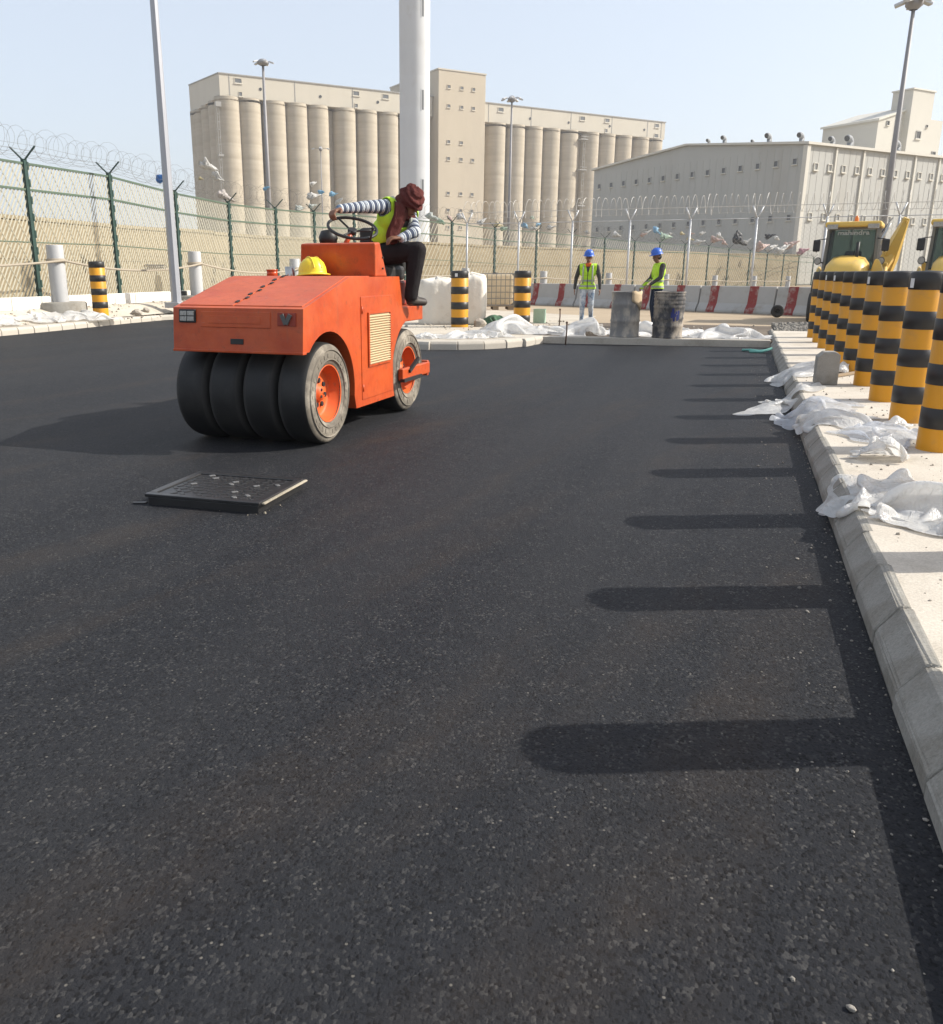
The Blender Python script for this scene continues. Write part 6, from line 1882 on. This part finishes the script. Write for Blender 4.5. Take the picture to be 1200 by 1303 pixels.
# upright kerb stone on the pavement
mb = MB((0.925, 10.1, 0.148))
mb.prism([(0.812, 0.15), (1.035, 0.15), (1.035, 0.46), (0.985, 0.485), (0.875, 0.485), (0.812, 0.43)], 10.0, 10.26, 'y')
o = mb.build('concrete_block', MAT['kerb'], None, bevel=0.008, loc=(0.925, 10.1, 0.148))
tag(o, 'grey chamfered concrete block standing upright on the pavement', 'concrete block')
mb = MB((1.2, 10.9, 0.15)); mb.bar((1.06, 10.72, 0.165), (1.42, 11.35, 0.165), 0.06, 0.025)
tag(mb.build('wooden_batten', MAT['pallet'], None, bevel=0.003, loc=(1.2, 10.9, 0.15)), 'short wooden batten lying beside the concrete block', 'wood')

# green offcuts, stone, box, stakes, wheel, strap
MAT['netgreen'] = worn('green_net', lin(0.055, 0.12, 0.07), lin(0.09, 0.16, 0.10), rough=0.9, scale=8, dirt=lin(0.25, 0.24, 0.18), dscale=5, da=0.55, db=0.75, bump=0.6)
MAT['boxgreen'] = plain('box_green', lin(0.36, 0.50, 0.38), 0.6)
crumple('green_netting', 'heap of dark green netting between the two thick bollards', -5.25, 19.3, 0.52, 0.26, 0.30, R(10), 40, MAT['netgreen'], gi, cat='netting', fold=(3, 3), mound=0.22)
mb = MB((-4.47, 20.45, 0.135)); 
for (x0, x1, y0, y1, z0, z1) in ((-4.60, -4.34, 20.36, 20.40, 0.136, 0.46), (-4.60, -4.34, 20.52, 20.56, 0.136, 0.46), (-4.60, -4.56, 20.401, 20.519, 0.136, 0.44), (-4.38, -4.34, 20.401, 20.519, 0.136, 0.44)):
    mb.box(x0, x1, y0, y1, z0, z1)
tag(mb.build('green_box', MAT['boxgreen'], None, fix=False, loc=(-4.47, 20.45, 0.135)), 'pale green plastic box just right of the thick bollard', 'box')
def rock_mesh(seed, s):
    bm = bmesh.new(); bmesh.ops.create_icosphere(bm, subdivisions=2, radius=s)
    for v in bm.verts:
        v.co *= 1 + 0.35 * noise.noise(v.co * (2.0 / s) + V(seed * 3.3, 0, 0)); v.co.z *= 0.72
    me = bpy.data.meshes.new('rock'); bm.to_mesh(me); bm.free(); me.materials.append(MAT['rock']); return me
o = link_mesh('stone', rock_mesh(1, 0.15), None, (-5.42, 18.62, 0.20)); tag(o, 'grey lump of stone at the foot of the thick bollard', 'stone')
MAT['rust'] = worn('rust', lin(0.10, 0.055, 0.035), lin(0.06, 0.04, 0.03), rough=0.85, scale=10, bump=0.2)
for (x, y, z, h, lab) in ((-2.99, 16.0, 0.0, 0.42, 'thin steel stake at the asphalt edge left of drums'), (-3.75, 19.2, 0.10, 0.42, 'thin dark steel stake beside the heap of white sheeting')):
    mb = MB((x, y, z)); mb.tube([(x, y, z), (x + 0.015, y, z + h * 0.6), (x + 0.01, y, z + h)], 0.014, 8); mb.lathe([(0.022, 0), (0.022, 0.03), (0.005, 0.035)], 10, Matrix.Translation((x + 0.01, y, z + h - 0.03)))
    tag(mb.build('steel_stake', MAT['rust'], None, loc=(x, y, z)), lab, 'stake')
mb = MB(); m_ = Matrix.Rotation(R(80), 4, 'X')
mb.lathe([(0.06, -0.05), (0.15, -0.06), (0.18, -0.03), (0.18, 0.03), (0.15, 0.06), (0.06, 0.05), (0.055, 0.0), (0.06, -0.05)], 24, m_)
mb.lathe([(0.005, -0.02), (0.06, -0.02), (0.06, 0.02), (0.005, 0.02)], 16, m_)
o = mb.build('small_tyre', MAT['rubber'], None, loc=(1.02, 27.6, 0.20)); tag(o, 'small black wheel leaning against the last barriers', 'wheel')
MAT['strap'] = plain('strap_green', lin(0.16, 0.42, 0.36), 0.6)
mb = MB(); mb.tube([(0.10, 15.75, 0.02), (0.22, 15.6, 0.035), (0.36, 15.62, 0.02), (0.48, 15.52, 0.045), (0.55, 15.5, 0.08), (0.40, 15.45, 0.02), (0.2, 15.45, 0.02)], 0.022, 6)
tag(mb.build('green_strap', MAT['strap']), 'pale green strap lying against the kerb near the far end', 'strap')
for k, (x, y, s, lab) in enumerate(((2.1, 22.6, 0.16, 'dark stone lying on the sand near the end of bollard row'), (-15.35, 19.6, 0.14, 'broken concrete lump on the left verge before lamp post'), (-15.5, 20.2, 0.11, 'smaller broken concrete lump beside the lamp post'))):
    o = link_mesh('stone', rock_mesh(5 + k, s), None, (x, y, (vz(x, y) if x < -14 else 0.02) + s * 0.45)); tag(o, lab, 'stone')
# gravel strip where the pavement ends, loose stones along the verge and crumbs on the pavement
def scatter(name, label, n, fn, s0, s1, mat, seed):
    r = random.Random(seed); mb = MB()
    for k in range(n):
        x, y, z = fn(r)
        s = s0 + (s1 - s0) * r.random() ** 2.5
        m_ = Matrix.Translation((x, y, z + s * 0.3)) @ Matrix.Rotation(r.uniform(0, 6), 4, V(r.random(), r.random(), 1).normalized()) @ Matrix.Diagonal((r.uniform(.7, 1.3), r.uniform(.7, 1.3), r.uniform(.5, .9), 1))
        mb.lathe([(0.02 * s, -s), (s * 0.85, -s * 0.35), (s, s * 0.25), (s * 0.5, s * 0.85), (0.02 * s, s)], 5, m_, smooth=False)
    o = mb.build(name, mat, None, fix=False)
    return tag(o, label, None, None, 'stuff')
mb = MB(); mb.box(0.73, 7.0, 19.22, 22.6, -0.05, 0.12); tag(mb.build('gravel_bed', MAT['gravel'], fix=False), 'gravel bed beyond the pavement', kind='structure')
scatter('gravel', 'grey gravel at the far end of the pavement', 2600, lambda r: (r.uniform(0.75, 3.2), r.uniform(19.25, 22.5), 0.118), 0.015, 0.05, MAT['gravel'], 3)
scatter('gravel', 'loose stones scattered over the left verge', 420, lambda r: (lambda x, y: (x, y, vz(x, y)))(r.uniform(-16.3, -15.0), r.uniform(12.5, 24)), 0.008, 0.045, MAT['rock'], 4)
scatter('gravel', 'small crumbs of concrete on the pavement and kerb', 700, lambda r: (0.74 + 1.3 * r.random() ** 1.4, r.uniform(1.5, 12), 0.145), 0.003, 0.013, MAT['rock'], 5)
scatter('gravel', 'crumbs of asphalt and stone along the kerb foot', 420, lambda r: (0.55 - 0.35 * r.random() ** 3, r.uniform(1.0, 16), 0.0), 0.003, 0.009, MAT['gravel'], 6)
scatter('gravel', 'rubble strewn over the island and the apron', 420, lambda r: (lambda x, y: (x, y, 0.137 if x < -3.7 else 0.10))(r.uniform(-7.0, 0.4), r.uniform(17.2, 21.4)), 0.008, 0.035, MAT['rock'], 8)

# ------------------------------------------------------------------ litter blown onto the fence
BAGS = [(-18.03,27.45,4.90,0.22,'w'),(-18.10,28.21,4.59,0.17,'w'),(-18.13,28.55,4.01,0.20,'p'),(-17.99,26.99,4.42,0.07,'y'),(-17.72,24.40,4.15,0.18,'b'),(-18.28,31.95,4.51,0.11,'s'),(-18.45,36.44,5.09,0.14,'w'),(-18.44,36.32,4.58,0.21,'w'),(-18.40,37.10,4.77,0.14,'s'),(-18.32,38.16,4.79,0.15,'s'),(-18.39,34.90,3.96,0.17,'t'),(-18.44,36.20,4.14,0.14,'t'),(-18.28,38.66,4.44,0.17,'w'),(-16.19,45.87,4.21,0.25,'t'),(-15.91,46.61,3.96,0.19,'g'),(-15.61,47.37,4.16,0.15,'k'),(-15.30,48.25,4.28,0.20,'w'),(-14.63,50.22,4.08,0.23,'w'),(-14.10,51.75,4.01,0.21,'y'),(-13.86,52.34,3.81,0.19,'g'),(-13.06,54.37,4.07,0.19,'s'),(-12.71,55.25,3.92,0.17,'w'),(-12.52,55.72,4.17,0.15,'s'),(-12.75,55.13,4.57,0.12,'g'),(-12.00,57.12,4.04,0.20,'w'),(-10.35,61.46,3.90,0.13,'w'),(-8.92,65.06,3.86,0.25,'w'),(-7.20,69.55,4.17,0.18,'w'),(-6.66,71.05,4.40,0.30,'s'),(-7.42,68.96,3.98,0.18,'k'),(-6.15,72.39,3.92,0.37,'g'),(-5.87,73.10,4.12,0.19,'w'),(-5.05,75.10,4.30,0.16,'y'),(-4.41,76.66,4.35,0.16,'k'),(-3.64,78.52,4.41,0.20,'w'),(-4.49,76.47,3.92,0.19,'y'),(-3.86,77.98,3.65,0.33,'w'),(-2.61,81.04,3.98,0.34,'k'),(-2.34,81.73,4.33,0.24,'w'),(-1.92,82.78,3.77,0.21,'k'),(-0.12,86.96,3.94,0.25,'w'),(-0.80,85.43,4.11,0.60,'d'),(1.87,91.86,4.57,0.34,'d'),(2.64,93.76,4.48,0.23,'w'),(1.24,90.27,3.60,0.52,'k'),(2.14,92.53,3.51,0.38,'w'),(3.09,94.86,3.33,0.54,'w'),(4.07,97.30,3.91,0.48,'k'),(5.41,100.66,3.36,0.41,'P')]
BC = {'w': ('white', lin(0.74, 0.73, 0.70)), 'p': ('pinkish white', lin(0.72, 0.66, 0.62)), 'y': ('yellowish', lin(0.66, 0.58, 0.34)), 'b': ('bright blue', lin(0.08, 0.27, 0.66)), 's': ('light blue', lin(0.30, 0.55, 0.74)), 't': ('greyish translucent', lin(0.60, 0.64, 0.60)), 'g': ('pale green', lin(0.46, 0.60, 0.48)), 'k': ('dusty pink', lin(0.66, 0.50, 0.45)), 'd': ('dark', lin(0.05, 0.055, 0.065)), 'P': ('rose pink', lin(0.62, 0.33, 0.38))}
BM = {k: plastic_material('bag_' + v[0].replace(' ', '_'), v[1], 0.4, 0.3) for k, v in BC.items()}
def bag_mesh(seed, mat):
    bm = bmesh.new(); bmesh.ops.create_icosphere(bm, subdivisions=4, radius=1)
    off = V(seed * 2.7, seed * 5.3, 1)
    for v in bm.verts:
        p = v.co.copy()
        k = 1 + 0.75 * noise.noise(p * 1.2 + off) + 0.9 * (0.35 - abs(noise.noise(p * 2.3 + off))) + 0.5 * (0.3 - abs(noise.noise(p * 5.5 + off)))
        tail = 1 + 0.9 * max(0, p.x) ** 3
        k = max(0.15, k)
        v.co = V(p.x * k * tail, p.y * k * 0.5, p.z * k * (0.7 - 0.35 * p.x)) + V(0, 0, 0.35 * noise.noise(p * 1.5 + off))
    me = bpy.data.meshes.new('bag'); bm.to_mesh(me); bm.free()
    me.materials.append(mat)
    for p in me.polygons: p.use_smooth = True
    return me
SPEC = {0: 'largest white plastic bag draped high on the wire before the left silos', 1: 'white plastic bag hanging just below the largest one before left silos', 2: 'pinkish white bag lying on top of the green fence before the silos', 3: 'tiny yellowish bag on the wire beside the lamp post', 4: 'bright blue plastic bag caught on the fence beside the lamp post', 5: 'small light blue bag hanging before the tall silo mast', 28: 'light blue plastic bag on the wire above the facing-left worker', 48: 'rose pink bag on the fence left of the yellow loader', 41: 'large dark bag caught in the wire before the grey warehouse', 42: 'smaller dark bag caught in the wire near the warehouse corner'}
ORDB = ['first', 'second', 'third', 'fourth', 'fifth', 'sixth', 'seventh', 'eighth', 'ninth', 'tenth']
def zone_of(k): return 0 if k < 13 else (1 if k < 27 else 2)
for k, (x, y, z, s, c) in enumerate(BAGS):
    o = link_mesh('plastic_bag', bag_mesh(k, BM[c]), None, (x, y, z))
    o.scale = (s * 0.78, s * 0.78, s * 0.78)
    o.rotation_euler = (rng.uniform(-.5, .5), rng.uniform(-.6, .6), R(20) + rng.uniform(-.6, .6))
    zone = 'above the fence near roller operator' if k < 13 else ('on the fence below right silos' if k < 27 else 'on the fence before grey warehouse')
    same = sorted([q for q in range(len(BAGS)) if BAGS[q][4] == c and zone_of(q) == zone_of(k) and q not in SPEC], key=lambda q: BAGS[q][0] / BAGS[q][1])
    num = '' if len(same) < 2 or k in SPEC else ', %s from left' % ORDB[same.index(k)]
    tag(o, SPEC.get(k, '%s plastic bag %s%s' % (BC[c][0], zone, num)), 'plastic bag', SPEC.get(k) and 'plastic bags blown onto the fence' or '%s bags %s' % (BC[c][0], zone))

# ------------------------------------------------------------------ dusty air
m = bpy.data.materials.new('haze'); m.use_nodes = True
nt = m.node_tree; nt.nodes.clear()
pv = nt.nodes.new('ShaderNodeVolumePrincipled'); pv.inputs['Density'].default_value = 0.00045
pv.inputs['Color'].default_value = (0.93, 0.95, 0.98, 1); pv.inputs['Anisotropy'].default_value = 0.25
mo = nt.nodes.new('ShaderNodeOutputMaterial'); nt.links.new(pv.outputs[0], mo.inputs['Volume'])
mb = MB(); mb.box(-1520, 1520, -1520, 1520, -1.2, 66.0)
tag(mb.build('haze', m, fix=True), 'pale dusty haze in the air', None, None, 'stuff')
